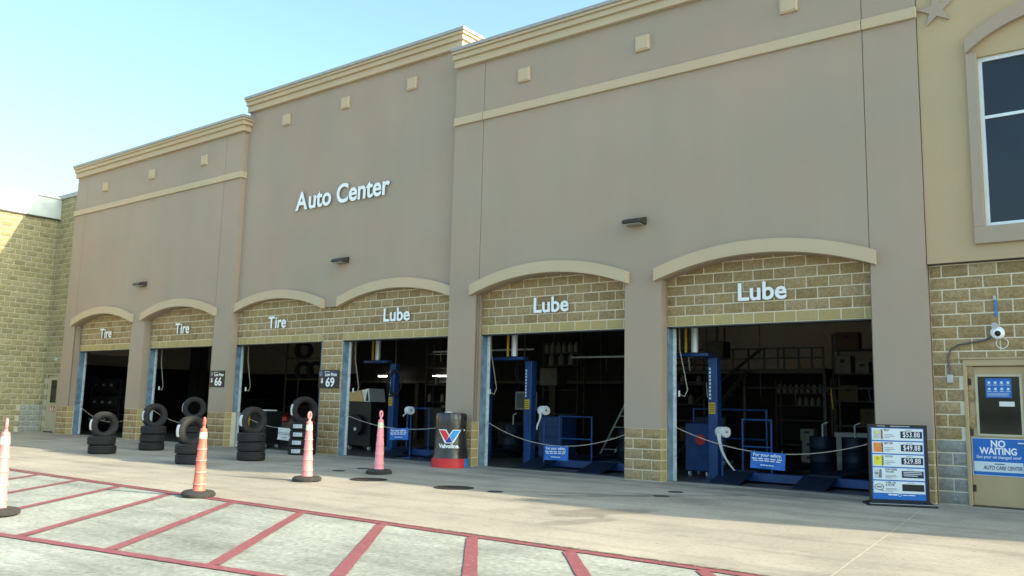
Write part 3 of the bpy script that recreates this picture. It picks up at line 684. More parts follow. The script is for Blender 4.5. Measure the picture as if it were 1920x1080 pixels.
# lower block wall with door
RX0, RX1 = 10.18, 11.14
lst = block_list(XR1 + 0.012, XT1, 0, 3.87, (0, YC, 0), 0, 'block', keep=lambda u, za, zb, a, b_: not (RX0 < u < RX1 and za < 2.2) and not (u < RX0 and zb < 1.06), phase=XR1 + 0.2)
lst += block_list(XR1 + 0.012, RX0 - 0.005, 0, 1.055, (0, YC, 0), 0, 'grey', phase=XR1 + 0.012, bw=0.235 * 2)
place_blocks(lst, T, 298)
MB().box(XR1 + 0.012, XT1, YC + 0.005, YC + 0.2, 2.31, 3.87).box(XR1 + 0.012, RX0 - 0.005, YC + 0.005, YC + 0.2, 0, 2.309).box(RX1 + 0.005, XT1, YC + 0.005, YC + 0.2, 0, 2.309).build('wall_core', M['mortar'], T)
MB().box(RX0, RX0 + 0.05, YC - 0.03, YC + 0.15, 0, 2.30).box(RX1 - 0.05, RX1, YC - 0.03, YC + 0.15, 0, 2.30).box(RX0 + 0.0505, RX1 - 0.0505, YC - 0.03, YC + 0.15, 2.20, 2.30).build('door_frame', M['doortan'], T, bevel=0.004)
MB().box(RX0 - 0.06, RX1 + 0.06, YC - 0.045, YC - 0.012, 2.305, 2.335).build('rain_drip', M['doortan'], T)
DY = YC + 0.03
d = MB().box(RX0 + 0.055, RX1 - 0.055, DY, DY + 0.045, 0.02, 2.19).build('door', M['doortan'], T, bevel=0.003)
px0, px1, pz0, pz1 = RX0 + 0.19, RX1 - 0.19, 1.13, 2.03
MB().box(px0, px1, DY - 0.006, DY - 0.001, pz0, pz1).build('pane', M['doorglass'], d)
MB().box(px0 - 0.035, px0, DY - 0.016, DY - 0.001, pz0 - 0.035, pz1 + 0.035).box(px1, px1 + 0.035, DY - 0.016, DY - 0.001, pz0 - 0.035, pz1 + 0.035).box(px0 + 0.0005, px1 - 0.0005, DY - 0.016, DY - 0.001, pz0 - 0.035, pz0).box(px0 + 0.0005, px1 - 0.0005, DY - 0.016, DY - 0.001, pz1, pz1 + 0.035).build('pane_frame', M['doorcream'], d)
for hz in (0.28, 1.15, 1.95):
    MB().box(RX0 + 0.055, RX0 + 0.10, DY - 0.02, DY - 0.003, hz - 0.05, hz + 0.05).tube([(RX0 + 0.078, DY - 0.024, hz - 0.055), (RX0 + 0.078, DY - 0.024, hz + 0.055)], 0.009, 8).build('hinge', M['lamp'], d)
MB().box(RX0 + 0.055, RX1 - 0.055, YC - 0.04, YC + 0.12, 0.0, 0.018).build('threshold', M['steel'], T)
MB().tube([(RX1 - 0.15, DY - 0.001, 1.0), (RX1 - 0.15, DY - 0.06, 1.0), (RX1 - 0.25, DY - 0.065, 1.0)], 0.011, 8).build('handle', M['galv'], d, smooth=True)
# poster on the door (a flat print): blue with wording
pc = 10.61
yp = DY - 0.004
MB().box(pc - 0.365, pc + 0.365, DY - 0.004, DY - 0.001, 0.485, 1.065).build('no_waiting_poster', M['bluesign'], d)
pw = (RX1 - RX0 - 0.23)
MB().box(pc - 0.365, pc - 0.358, yp - 0.002, yp, 0.485, 1.065).box(pc - 0.357, pc + 0.365, yp - 0.002, yp, 1.057, 1.065).box(pc - 0.357, pc + 0.365, yp - 0.002, yp, 0.485, 0.493).build('poster_border', M['pale'], d)
text('poster_lettering', 'NO', 0.145, M['white'], facing(pc, yp - 0.001, 0.975), d, 0.0012, bold=0.004, xs=0.9)
text('poster_lettering', 'WAITING', 0.145, M['white'], facing(pc, yp - 0.001, 0.862), d, 0.0012, bold=0.004, xs=0.82)
text('poster_lettering', 'Get your oil changed now!', 0.068, M['white'], facing(pc, yp - 0.001, 0.772), d, 0.0012, bold=0.0003, xs=0.84)
MB().box(pc - 0.345, pc + 0.33, yp - 0.003, yp, 0.545, 0.70).build('poster_panel', M['pale'], d)
text('poster_lettering', 'AUTO CARE CENTER', 0.082, M['navy'], facing(pc + 0.05, yp - 0.004, 0.607), d, 0.0012, bold=0.0012, xs=0.68, shear=0.2)
MB().box(pc - 0.06, pc + 0.08, yp - 0.0045, yp - 0.003, 0.662, 0.676).build('poster_print', M['navy'], d)
# notices on the glass
MB().box(px0 + 0.11, px0 + 0.47, DY - 0.009, DY - 0.006, 1.70, 2.00).build('blue_notice', M['bluesign'], d)
mb = MB()
for r_ in range(2):
    for q in range(4):
        cx = px0 + 0.16 + q * 0.088; cz = 1.935 - r_ * 0.10
        mb.lathe([(0.022, 0), (0.022, 0.001)], (cx, DY - 0.0105, cz), 8, 'y').box(cx - 0.032, cx + 0.03, DY - 0.0105, DY - 0.009, cz - 0.042, cz - 0.034)
for q in range(3): mb.box(px0 + 0.13, px0 + 0.43, DY - 0.0105, DY - 0.009, 1.765 - q * 0.02, 1.771 - q * 0.02)
mb.build('notice_print', M['pale'], d)
MB().box(px0 + 0.29, px0 + 0.50, DY - 0.009, DY - 0.006, 1.565, 1.64).build('white_notice', M['paper'], d)

# security camera over the right door
c = thing('dome_camera', 'round white dome security camera with black lens above the tan door', 'camera', (10.70, YC, 2.72))
MB().lathe([(0.10, 0), (0.10, 0.03), (0.085, 0.05)], (10.70, YC - 0.055, 2.72), 20, 'y').build('mount', M['white'], c, smooth=True)
MB().lathe([(0.02, -0.045), (0.06, -0.035), (0.085, -0.012), (0.092, 0.02)], (10.71, YC - 0.085, 2.70), 20, 'y').build('housing', M['white'], c, smooth=True)
MB().lathe([(0.004, -0.055), (0.03, -0.045), (0.048, -0.02), (0.05, 0.0)], (10.71, YC - 0.10, 2.70), 16, 'y').build('lens', M['black'], c, smooth=True)
MB().lathe([(0.05, -0.02), (0.05, 0.055)], (10.665, YC - 0.07, 2.83), 14, 'y').build('bracket', M['boxgrey'], c, smooth=True)
MB().box(10.675, 10.705, YC - 0.02, YC - 0.004, 2.98, 3.24).build('blue_tape', M['blueband'], c)
MB().box(10.66, 10.70, YC - 0.04, YC - 0.004, 3.25, 3.31).build('anchor', M['boxgrey'], c)
ring = [(10.75 + 0.085 * math.cos(t / 14 * 2 * math.pi), YC - 0.012, 2.555 + 0.085 * math.sin(t / 14 * 2 * math.pi)) for t in range(15)]
MB().tube(ring, 0.006, 6).build('wire_loop', M['white'], c)
c = thing('electrical_conduit', 'dark flexible conduit curving down the block wall to a grey junction box', 'conduit', (10.0, YC, 2.0))
pp = [(10.62, YC - 0.04, 2.66), (10.5, YC - 0.035, 2.60), (10.3, YC - 0.03, 2.57), (10.12, YC - 0.03, 2.54), (10.01, YC - 0.03, 2.46), (9.97, YC - 0.03, 2.34), (9.975, YC - 0.03, 2.2), (9.985, YC - 0.03, 2.07)]
MB().tube(pp, 0.014, 8).build('flexible_tube', M['chalk'], c, smooth=True)
MB().box(9.945, 10.03, YC - 0.06, YC - 0.004, 1.93, 2.06).build('junction_box', M['boxgrey'], c, bevel=0.004)

# ------------------------------------------------------------------ wall lamps
for (x, y, lab) in ((4.28, 0.0, 'dark wall lamp on the near stucco wall, right of centre, above two lube bays'),
                    (-4.87, YM, 'dark wall lamp on the middle stucco wall below the Auto Center letters'),
                    (-14.78, 0.0, 'dark wall lamp on the farthest stucco wall above the two left tire bays')):
    c = thing('wall_lamp', lab, 'lamp', (x, y, 5.2), 'wall pack lamps on the facade')
    v = [(x - 0.23, y - 0.002, 5.14), (x + 0.23, y - 0.002, 5.14), (x + 0.23, y - 0.002, 5.31), (x - 0.23, y - 0.002, 5.31), (x - 0.21, y - 0.30, 5.16), (x + 0.21, y - 0.30, 5.16), (x + 0.21, y - 0.26, 5.235), (x - 0.21, y - 0.26, 5.235)]
    MB().add(v, [(0, 1, 5, 4), (4, 5, 6, 7), (7, 6, 2, 3), (0, 4, 7, 3), (1, 2, 6, 5), (0, 3, 2, 1)]).build('housing', M['lamp'], c, bevel=0.012)
    MB().box(x - 0.18, x + 0.18, y - 0.25, y - 0.05, 5.135, 5.15).build('lens', M['lens'], c)

# ------------------------------------------------------------------ wall lettering signs
def letter_sign(words, x0, x1, zb, size, y, name, label, grp, depth=0.022):
    """raised letters, each one a part; fitted between x0 and x1, baseline near zb"""
    c = thing(name, label, 'sign', ((x0 + x1) / 2, y, zb), grp)
    cu = bpy.data.curves.new('t', 'FONT'); cu.size = size; ob = bpy.data.objects.new('t', cu); COL.objects.link(ob)
    def width(s):
        cu.body = s + 'I'; bpy.context.view_layer.update(); a = ob.dimensions.x
        cu.body = 'I'; bpy.context.view_layer.update(); return a - ob.dimensions.x
    adv = [width(words[:i]) for i in range(len(words) + 1)]
    bpy.data.objects.remove(ob); bpy.data.curves.remove(cu)
    tot = adv[-1]; k = (x1 - x0) / tot
    for i, ch in enumerate(words):
        if ch == ' ': continue
        Mx = facing(x0 + adv[i] * k, y, zb)
        cu = bpy.data.curves.new('t', 'FONT'); cu.body = ch; cu.size = size; cu.extrude = depth / 2; cu.offset = 0.024 * size; cu.resolution_u = 4
        to = bpy.data.objects.new('t', cu); COL.objects.link(to)
        me = bpy.data.meshes.new_from_object(to.evaluated_get(bpy.context.evaluated_depsgraph_get()))
        bpy.data.objects.remove(to); bpy.data.curves.remove(cu)
        me.materials.clear(); me.materials.append(M['white']); me.materials.append(M['letteredge'])
        for p_ in me.polygons: p_.material_index = 0 if abs(p_.normal.z) > 0.9 else 1
        me.transform(Matrix.Translation((0.03 * size, 0, depth / 2 + 0.03)) @ Matrix.Diagonal((k, 1, 1, 1))); me.transform(Mx); me.transform(Matrix.Translation(-org(c)))
        me.name = 'letter'
        o = bpy.data.objects.new('letter', me); COL.objects.link(o); o.parent = c
    return c
letter_sign('Auto Center', -7.0, -3.2, 6.86, 0.74, YM - 0.01, 'auto_center_sign', 'raised white letters reading Auto Center high on the middle stucco wall', None)
GS = 'white word signs over the garage bays'
for k, wd, lab in ((1, 'Tire', 'white letters reading Tire over the farthest left bay'), (2, 'Tire', 'white letters reading Tire over the second bay from left, beside the $66 sign column'),
                   (3, 'Tire', 'white letters reading Tire on the middle wall, directly left of the $69 sign pier'), (4, 'Lube', 'white letters reading Lube on the middle wall, above the bay right of the $69 sign'),
                   (5, 'Lube', 'white letters reading Lube over the bay just right of the black barrel cover'), (6, 'Lube', 'largest-looking white Lube letters over the nearest bay, by the price board')):
    xa = {1: -17.82, 2: -12.95, 3: -8.06, 4: -3.3, 5: 1.5, 6: 6.32}[k]; wdt = {'Tire': 0.82, 'Lube': 0.97}[wd]
    letter_sign(wd, xa, xa + wdt, 3.49, 0.47, INF, 'bay_sign', lab, GS)

# ------------------------------------------------------------------ price signs
def price_sign(x0, x1, y, price, backm, lab):
    c = thing('price_sign', lab, 'sign', ((x0 + x1) / 2, y, 1.76), 'low price tire signs')
    z0, z1 = 1.76, 2.25; xc = (x0 + x1) / 2
    MB().box(x0, x1, y - 0.02, y - 0.001, z0, z1).build('panel', M['ink'], c)
    MB().box(x0 + 0.012, x1 - 0.012, y - 0.0225, y - 0.02, z1 - 0.185, z1 - 0.012).build('header', backm, c)
    text('price', price, 0.34, M['white'], facing(xc + 0.07, y - 0.023, z0 + 0.148), c, 0.001, bold=0.008, xs=1.08)
    text('price', '$', 0.17, M['white'], facing(xc - 0.26, y - 0.023, z0 + 0.20), c, 0.001, bold=0.005)
    text('header_lettering', 'Low Price', 0.125, M['white'], facing(xc + 0.09, y - 0.024, z1 - 0.125), c, 0.001, bold=0.003, xs=0.93)
    MB().box(xc - 0.17, xc + 0.04, y - 0.025, y - 0.0235, z1 - 0.055, z1 - 0.04).build('header_print', M['pale'], c)
    mb = MB()
    for i in range(6):
        t = math.pi / 6 + i * math.pi / 3; dx, dz = math.cos(t), math.sin(t); cx, cz = x0 + 0.095, z1 - 0.10
        a, b_ = 0.024, 0.06; nx, nz = -dz * 0.009, dx * 0.009
        mb.prism([(cx + dx * a + nx * .5, cz + dz * a + nz * .5), (cx + dx * b_ + nx, cz + dz * b_ + nz), (cx + dx * b_ - nx, cz + dz * b_ - nz), (cx + dx * a - nx * .5, cz + dz * a - nz * .5)], y - 0.025, y - 0.0235)
    mb.build('spark_emblem', M['pale'], c)
price_sign(-10.45, -9.72, 0.0, '66', M['ink'], 'black and white $66 low price sign on the stucco column between tire bays')
price_sign(-5.70, -4.88, INF - 0.015, '69', M['navy'], 'navy and black $69 low price sign on the block pier')

# ------------------------------------------------------------------ safety ropes and signs
def rope(xa, za, xb, zb, xs_, zs_, y, lab):
    """rope through the two hooks and lowest point"""
    n = 24; pts = []
    for i in range(n + 1):
        t = i / n; x = xa + (xb - xa) * t
        tm = (xs_ - xa) / (xb - xa)
        base = za + (zb - za) * t; sag = (za + (zb - za) * tm - zs_) / (tm * (1 - tm))
        pts.append((x, y, base - sag * t * (1 - t)))
    c = thing('safety_rope', lab, 'rope', (xa, y, za), 'ropes across the garage bays')
    MB().tube(pts, 0.0085, 6).build('cord', M['rope'], c, smooth=True)
    MB().tube([(xa - 0.0, y - 0.03, za), (xa, y + 0.03, za)], 0.018, 6).build('hook', M['galv'], c)
    MB().tube([(xb, y - 0.03, zb), (xb, y + 0.03, zb)], 0.018, 6).build('hook', M['galv'], c)
for a in ((-19.22, 1.06, -15.4, 0.72, -17.1, 0.52, 'pale rope across the farthest left tire bay'),
          (-14.35, 1.05, -10.5, 0.75, -12.3, 0.60, 'pale rope across the second tire bay from left'),
          (-9.52, 1.05, -5.7, 0.85, -7.3, 0.62, 'pale rope across the third bay, holding a white paper'),
          (-4.7, 1.06, -0.88, 0.92, -2.7, 0.76, 'pale rope across the bay left of the black barrel cover'),
          (0.13, 1.02, 3.98, 0.93, 1.95, 0.56, 'pale rope across the bay right of the black barrel cover'),
          (4.96, 1.05, 8.82, 0.96, 6.75, 0.64, 'pale rope across the nearest bay')):
    rope(a[0], a[1], a[2], a[3], a[4], a[5], 0.38, a[6])
def safety_sign(x0, x1, z0, z1, blue, lab, y=0.36, tilt=0.0, rx=0.0):
    c = thing('safety_sign', lab, 'sign', ((x0 + x1) / 2, y, z1), 'signs hung on the safety ropes')
    hw, h = (x1 - x0) / 2, z1 - z0
    T4 = Matrix.Rotation(tilt, 4, 'Y') @ Matrix.Rotation(rx, 4, 'Z')
    nx = 8; vs = []
    for j in range(5):
        for i in range(nx + 1):
            u = -hw + 2 * hw * i / nx; vv = -h * j / 4
            vs.append((u, 0.012 * math.sin(i * 1.1 + j * 0.9) * (j / 4 + 0.2), vv))
    fs = [(j * (nx + 1) + i, j * (nx + 1) + i + 1, (j + 1) * (nx + 1) + i + 1, (j + 1) * (nx + 1) + i) for j in range(4) for i in range(nx)]
    mb = MB(); mb.add(vs, fs); k = len(vs); mb.add([(a, b_ + 0.004, c_) for a, b_, c_ in vs], [tuple(reversed(f)) for f in fs]); mb.xf(T4)
    o = mb.build('sheet', M['bluesign'] if blue else M['paper'], c, local=True, fix=False)
    def loc(u, z): return T4 @ Matrix.Translation((u, -0.018, z)) @ Matrix.Rotation(math.pi / 2, 4, 'X')
    ink = M['white'] if blue else M['greyprint']
    if blue: text('sign_lettering', 'For your safety,', 0.085, ink, loc(0, -0.055), c, 0.0008, bold=0.0012, local=True, xs=min(1.0, hw * 2 / 0.66))
    mb = MB()
    for q, (wd, zz) in enumerate(((0.9, 0.40), (0.82, 0.52), (0.4, 0.78))):
        n = 5
        for i in range(n):
            a = -hw * wd + 2 * hw * wd * i / n; mb.box(a, a + 2 * hw * wd / n * 0.8, -0.0185, -0.0175, -h * zz - 0.008, -h * zz + 0.008)
    mb.xf(T4).build('sign_print', ink, c, local=True, kind='stuff')
    MB().tube([(-hw * 0.8, 0.01, -0.01), (-hw * 0.8, 0.02, 0.03)], 0.004, 4).tube([(hw * 0.8, 0.01, -0.01), (hw * 0.8, 0.02, 0.03)], 0.004, 4).build('tie', M['rope'], c, local=True)
safety_sign(6.50, 7.16, 0.35, 0.655, True, 'blue safety sign hanging from the rope of the nearest bay', tilt=0.03)
safety_sign(1.79, 2.42, 0.25, 0.555, True, 'blue safety sign hanging low in the bay right of the barrel cover', tilt=-0.02)
safety_sign(-3.02, -2.36, 0.49, 0.775, True, 'blue safety sign hanging in the bay left of the barrel cover', tilt=-0.05)
safety_sign(-7.50, -6.88, 0.29, 0.63, False, 'white paper sign hanging from the rope of the third bay', tilt=0.03)
safety_sign(-12.55, -12.1, 0.35, 0.66, True, 'blue sign half hidden behind tires in the second bay', tilt=-0.35)

# ------------------------------------------------------------------ delineator cones
def cone(x, y, sc_, mt_, lab, lean=(0, 0), short=False):
    c = thing('traffic_cone', lab, 'traffic cone', (x, y, 0), 'tall delineator cones')
    c.rotation_euler = (lean[0], lean[1], random.uniform(0, 6)); 
    zs = [0.06, 0.17, 0.335, 0.495, 0.65, 0.80]
    rb = lambda z: 0.088 - 0.040 * (z - 0.06) / 0.9
    for i, z in enumerate(zs):
        z1 = zs[i + 1] if i + 1 < len(zs) else 0.945
        m_ = M['reflect'] if i == 5 else mt_
        top = rb(z1) - 0.004
        if i == 5:
            MB().lathe([(rb(z), z), (rb(z) - 0.006, z + 0.09)], n=20).build('reflective_collar', m_, c, smooth=True, local=True)
            MB().lathe([(rb(z) - 0.007, z + 0.091), (top, z1 - 0.01), (top - 0.02, z1), (0.02, z1 + 0.002)], n=20).build('neck', mt_, c, smooth=True, local=True)
        else:
            MB().lathe([(rb(z) + 0.004, z), (rb(z) + 0.004, z + 0.014), (rb(z), z + 0.02), (top, z1)], n=20).build('sleeve', m_, c, smooth=True, local=True)
            MB().lathe([(rb(z) + 0.0045, z - 0.002), (rb(z) + 0.0065, z + 0.003), (rb(z) + 0.0045, z + 0.010)], n=20, closed=True).build('rim', M['conelip'], c, smooth=True, local=True)
    # looped grab handle
    MB().tube([(0, 0, 0.94), (0, 0, 0.985)], [0.022, 0.018], 10).build('handle_stem', mt_, c, smooth=True, local=True)
    lp = [(0.030 * math.sin(t), 0, 1.035 - 0.052 * math.cos(t)) for t in [i / 16 * 2 * math.pi for i in range(17)]]
    MB().tube(lp, 0.016, 8, False).build('grab_loop', mt_, c, smooth=True, local=True)
    wob = lambda t, h: 1 + 0.04 * math.sin(2 * t + x) + 0.02 * math.sin(5 * t)
    MB().lathe([(0.20, 0.0), (0.235, 0.012), (0.238, 0.045), (0.205, 0.075), (0.10, 0.085), (0.09, 0.06)], n=28, wob=wob).build('rubber_base', M['rubber_old'], c, smooth=True, local=True)
    c.scale = (sc_, sc_, sc_)
    return c
cone(1.98, -10.82, 1.0, M['conepink'], 'faded pale pink cone at the left edge of the photo, on the striped paving')
cone(1.66, -8.03, 1.02, M['conered'], 'bright orange-red cone standing on the red line in front of the tires', lean=(0.0, 0.035))
cone(0.69, -5.28, 1.10, M['conepink'], 'faded pink cone in the sun in front of the tall tire stack', lean=(0.0, 0.015))
cone(0.24, -3.12, 1.13, M['conepink2'], 'pink cone in the shade in front of the bay left of the barrel cover')

# ------------------------------------------------------------------ tires
def tire_mesh(R_, w_, rin, n=44):
    prof = []; hw = w_ / 2
    pr = [(rin, -hw * 0.72), (rin + 0.012, -hw * 0.86), (rin + (R_ - rin) * 0.35, -hw * 1.0), (rin + (R_ - rin) * 0.62, -hw * 1.0), (R_ - 0.03, -hw * 0.92), (R_ - 0.008, -hw * 0.78)]
    g = []
    for k in (-0.5, 0.0, 0.5):
        c_ = k * hw
        g += [(R_, c_ - 0.014), (R_ - 0.010, c_ - 0.008), (R_ - 0.010, c_ + 0.008), (R_, c_ + 0.014)]
    pr = pr + [(R_ - 0.002, -hw * 0.74)] + g + [(R_ - 0.002, hw * 0.74)] + [(r_, -h) for r_, h in reversed(pr[:6])]
    pr += [(rin + 0.006, hw * 0.3), (rin + 0.02, 0), (rin + 0.006, -hw * 0.3)]
    mb = MB(); mb.lathe(pr, n=n, closed=True)
    me = bpy.data.meshes.new('tire'); me.from_pydata(mb.v, [], mb.f); me.materials.append(M['rubber'])
    bm = bmesh.new(); bm.from_mesh(me); bmesh.ops.recalc_face_normals(bm, faces=bm.faces); bm.to_mesh(me); bm.free()
    for p in me.polygons: p.use_smooth = True
    me.set_sharp_from_angle(angle=math.radians(34))
    return me
def sticker_mesh(R_, w_, a0, a1, h0, h1):
    vs = []; n = 8
    for i in range(n + 1):
        t = a0 + (a1 - a0) * i / n
        for h in (h0, h1): vs.append(((R_ + 0.003) * math.cos(t), (R_ + 0.003) * math.sin(t), h))
    me = bpy.data.meshes.new('sticker'); me.from_pydata(vs, [], [(2 * i, 2 * i + 1, 2 * i + 3, 2 * i + 2) for i in range(n)]); me.materials.append(M['stick'] if h1 < 0.055 else M['paper']); return me
TM = {r: tire_mesh(r, w_, r - 0.142) for r, w_ in ((0.325, 0.215), (0.36, 0.215))}
STK = {}
GT = 'new tires stacked outside the bays'
def tire(x, y, z, R_, lab, upright=None, sticker=None, yaw=0.0):
    """upright = heading of the axle (radians) or None when lying; sticker = (angle0, angle1)"""
    o = bpy.data.objects.new('tire', TM[R_]); COL.objects.link(o); tag(o, lab, 'tire', GT)
    if upright is None:
        o.location = (x, y, z + 0.1075); o.rotation_euler = (random.uniform(-0.01, 0.01), random.uniform(-0.01, 0.01), yaw)
    else:
        o.matrix_world = Matrix.Translation((x, y, z + R_)) @ Matrix.Rotation(upright, 4, 'Z') @ Matrix.Rotation(math.pi / 2, 4, 'Y') 
    if sticker:
        key = (R_, round(sticker[0], 2), round(sticker[1], 2), sticker[2])
        if key not in STK:
            a, b_ = (-0.055, 0.06) if sticker[2] == 0 else (-0.05, 0.05)
            STK[key] = sticker_mesh(R_, 0.2, sticker[0], sticker[1], a, b_)
        s_ = bpy.data.objects.new('sticker', STK[key]); COL.objects.link(s_); s_.parent = o
    return o
stacks = [  # x, y, radius, lying count, where, upright axle angle
    (-8.12, -4.40, 0.325, 2, 'in the leftmost stack', -0.10),
    (-8.95, -2.6, 0.325, 3, 'in the second stack from left', -0.12),
    (-3.98, -4.62, 0.325, 2, 'of the stack behind the orange-red cone', -0.05),
    (-9.55, -1.05, 0.325, 4, 'of the stack by the $66 column', -0.45),
    (-4.26, -2.87, 0.325, 3, 'of the stack before bay three', -0.08),
    (-5.45, -0.42, 0.36, 4, 'of the stack under the $69 sign', -0.25)]
posn = {1: ['lying single'], 2: ['lying at bottom', 'lying second from bottom'], 3: ['lying at bottom', 'lying in the middle', 'lying third from bottom'], 4: ['lying at bottom', 'lying second from bottom', 'lying third from bottom', 'lying fourth from bottom']}
for si, (x, y, R_, n, where, ax) in enumerate(stacks):
    z = 0.0
    tocam = math.atan2(CAM.y - y, CAM.x - x)
    for i in range(n):
        dx, dy = random.uniform(-0.025, 0.025), random.uniform(-0.025, 0.025)
        st = None
        if si == 5: st = (tocam - 0.82, tocam - 0.10, 1)
        tire(x + dx, y + dy, z, R_, 'black tire ' + posn[n][i] + ' ' + where + (', white label' if st else ''), sticker=st, yaw=0)
        z += 0.213
    # the upright one stands in the hole of the tire below, its tread label turned to the lot
    e = MB()
    up_ang = ax
    o = tire(x, y, z - 0.055, R_, 'black tire standing upright, topmost ' + where, upright=up_ang, sticker=(-math.pi / 2 - 0.42, -math.pi / 2 + 0.38, 0))

# ------------------------------------------------------------------ barrel with vinyl cover
bx_, by_ = -0.22, -0.47
c = thing('covered_barrel', 'tall drum in a black Valvoline vinyl cover with red and blue band at its foot', 'barrel', (bx_, by_, 0))
def wobc(t, h):
    return 1 + 0.012 * math.sin(3 * t + 2 * h) + (0.035 * math.sin(9 * t + 3 * h) + 0.022 * math.sin(17 * t + 5 * h)) * max(0, (h - 0.80) / 0.4) + 0.01 * math.sin(5 * t - 4 * h)
prof = [(0.405, 0.19), (0.395, 0.22), (0.385, 0.35), (0.37, 0.5), (0.355, 0.7), (0.35, 0.85), (0.355, 0.98), (0.352, 1.08), (0.345, 1.16), (0.32, 1.20), (0.25, 1.215), (0.12, 1.20), (0.02, 1.195)]
MB().lathe(prof, n=64, wob=wobc).build('vinyl_cover', M['bag'], c, smooth=True, local=True)
face = math.atan2(CAM.y - by_, CAM.x - bx_)   # side turned to the lot
def cyl_map(vs, r_off, prof_r, zc):
    out = []
    for (u, vz, d_) in vs:
        z_ = zc + vz; r_ = prof_r(z_) + r_off + d_
        t = face0 + u / prof_r(z_); out.append((r_ * math.cos(t), r_ * math.sin(t), z_))
    return out
face0 = face - 0.10
def rprof(z_):
    for (r0, z0), (r1, z1) in zip(prof, prof[1:]):
        if z0 <= z_ <= z1: return r0 + (r1 - r0) * (z_ - z0) / (z1 - z0 + 1e-9)
    return 0.40
def band(a0, a1, name, mt_):
    vs = []; n = 24
    for i in range(n + 1):
        t = a0 + (a1 - a0) * i / n
        for r_, z_ in ((0.40, 0.205), (0.415, 0.20), (0.425, 0.0), (0.40, 0.0)): vs.append((r_ * math.cos(t), r_ * math.sin(t), z_))
    fs = [(4 * i + j, 4 * i + (j + 1) % 4, 4 * i + 4 + (j + 1) % 4, 4 * i + 4 + j) for i in range(n) for j in range(4)] + [(0, 1, 2, 3), (4 * n + 3, 4 * n + 2, 4 * n + 1, 4 * n)]
    MB().add(vs, fs).build(name, mt_, c, smooth=True, local=True)
band(face - 2.4, face + 0.86, 'red_band', M['red']); band(face + 0.865, face + 3.87, 'blue_band', M['blueband'])
def decal(poly, zc, off, name, mt_):
    bm = bmesh.new(); vv = [bm.verts.new((u, v_, 0)) for u, v_ in poly]; bm.faces.new(vv)
    bmesh.ops.triangulate(bm, faces=bm.faces)
    bmesh.ops.subdivide_edges(bm, edges=[e for e in bm.edges if e.calc_length() > 0.05], cuts=4, use_grid_fill=True)
    bmesh.ops.triangulate(bm, faces=bm.faces)
    for v_ in bm.verts:
        z_ = zc + v_.co.y; r_ = rprof(z_) * 1.006 + off; t = face0 + v_.co.x / rprof(z_)
        w_ = wobc(t, z_); v_.co = (r_ * w_ * math.cos(t), r_ * w_ * math.sin(t), z_)
    me = bpy.data.meshes.new(name); bm.to_mesh(me); bm.free(); me.materials.append(mt_)
    o = bpy.data.objects.new(name, me); COL.objects.link(o); o.parent = c
# emblem: V with white outline, red left arm, light blue right arm, deep blue overlap
W_ = 0.27; H_ = 0.15
decal([(-W_, H_), (-0.075, H_), (0.0, 0.03), (0.075, H_), (W_, H_), (0.095, -H_), (-0.095, -H_)], 0.69, 0.003, 'emblem_outline', M['white'])
decal([(-W_ + 0.028, H_ - 0.018), (-0.088, H_ - 0.018), (-0.012, 0.018), (-0.045, -0.055), (-0.075, -H_ + 0.04)], 0.69, 0.006, 'emblem_red', M['logored'])
decal([(W_ - 0.028, H_ - 0.018), (0.088, H_ - 0.018), (0.012, 0.018), (0.045, -0.055), (0.075, -H_ + 0.04)], 0.69, 0.006, 'emblem_blue', M['logoblue'])
decal([(0, 0.012), (0.078, -H_ + 0.016), (-0.078, -H_ + 0.016)], 0.69, 0.0075, 'emblem_center', M['logodeep'])
decal([(-0.075, -H_ + 0.045), (-0.04, -0.06), (0.0, 0.012), (-0.076, -H_ + 0.016)], 0.69, 0.0078, 'emblem_center', M['logodeep'])
cu = bpy.data.curves.new('t', 'FONT'); cu.body = 'Valvoline.'; cu.size = 0.125; cu.offset = 0.004; cu.align_x = 'CENTER'; cu.align_y = 'CENTER'; cu.resolution_u = 3
to = bpy.data.objects.new('t', cu); COL.objects.link(to)
me = bpy.data.meshes.new_from_object(to.evaluated_get(bpy.context.evaluated_depsgraph_get())); bpy.data.objects.remove(to)
for v_ in me.vertices:
    z_ = 0.475 + v_.co.y; t = face0 + v_.co.x * 0.98 / rprof(z_); r_ = rprof(z_) * 1.006 * wobc(t, z_) + 0.005
    v_.co = (r_ * math.cos(t), r_ * math.sin(t), z_)
me.materials.clear(); me.materials.append(M['white']); o = bpy.data.objects.new('cover_lettering', me); COL.objects.link(o); o.parent = c
for (t_, z_, s_) in ((0.98, 0.83, 0.03), (0.99, 0.50, 0.035)):
    t = face + t_
    MB().lathe([(s_, -0.01), (s_ * 0.6, 0.01)], (0.352 * math.cos(t), 0.352 * math.sin(t), z_), 8, 'x').build('white_tag', M['paper'], c, local=True)
MB().lathe([(0.10, 1.20), (0.10, 1.225), (0.04, 1.235)], (0.0, -0.1, 0), 12).build('paper_scrap', M['paper'], c, local=True)

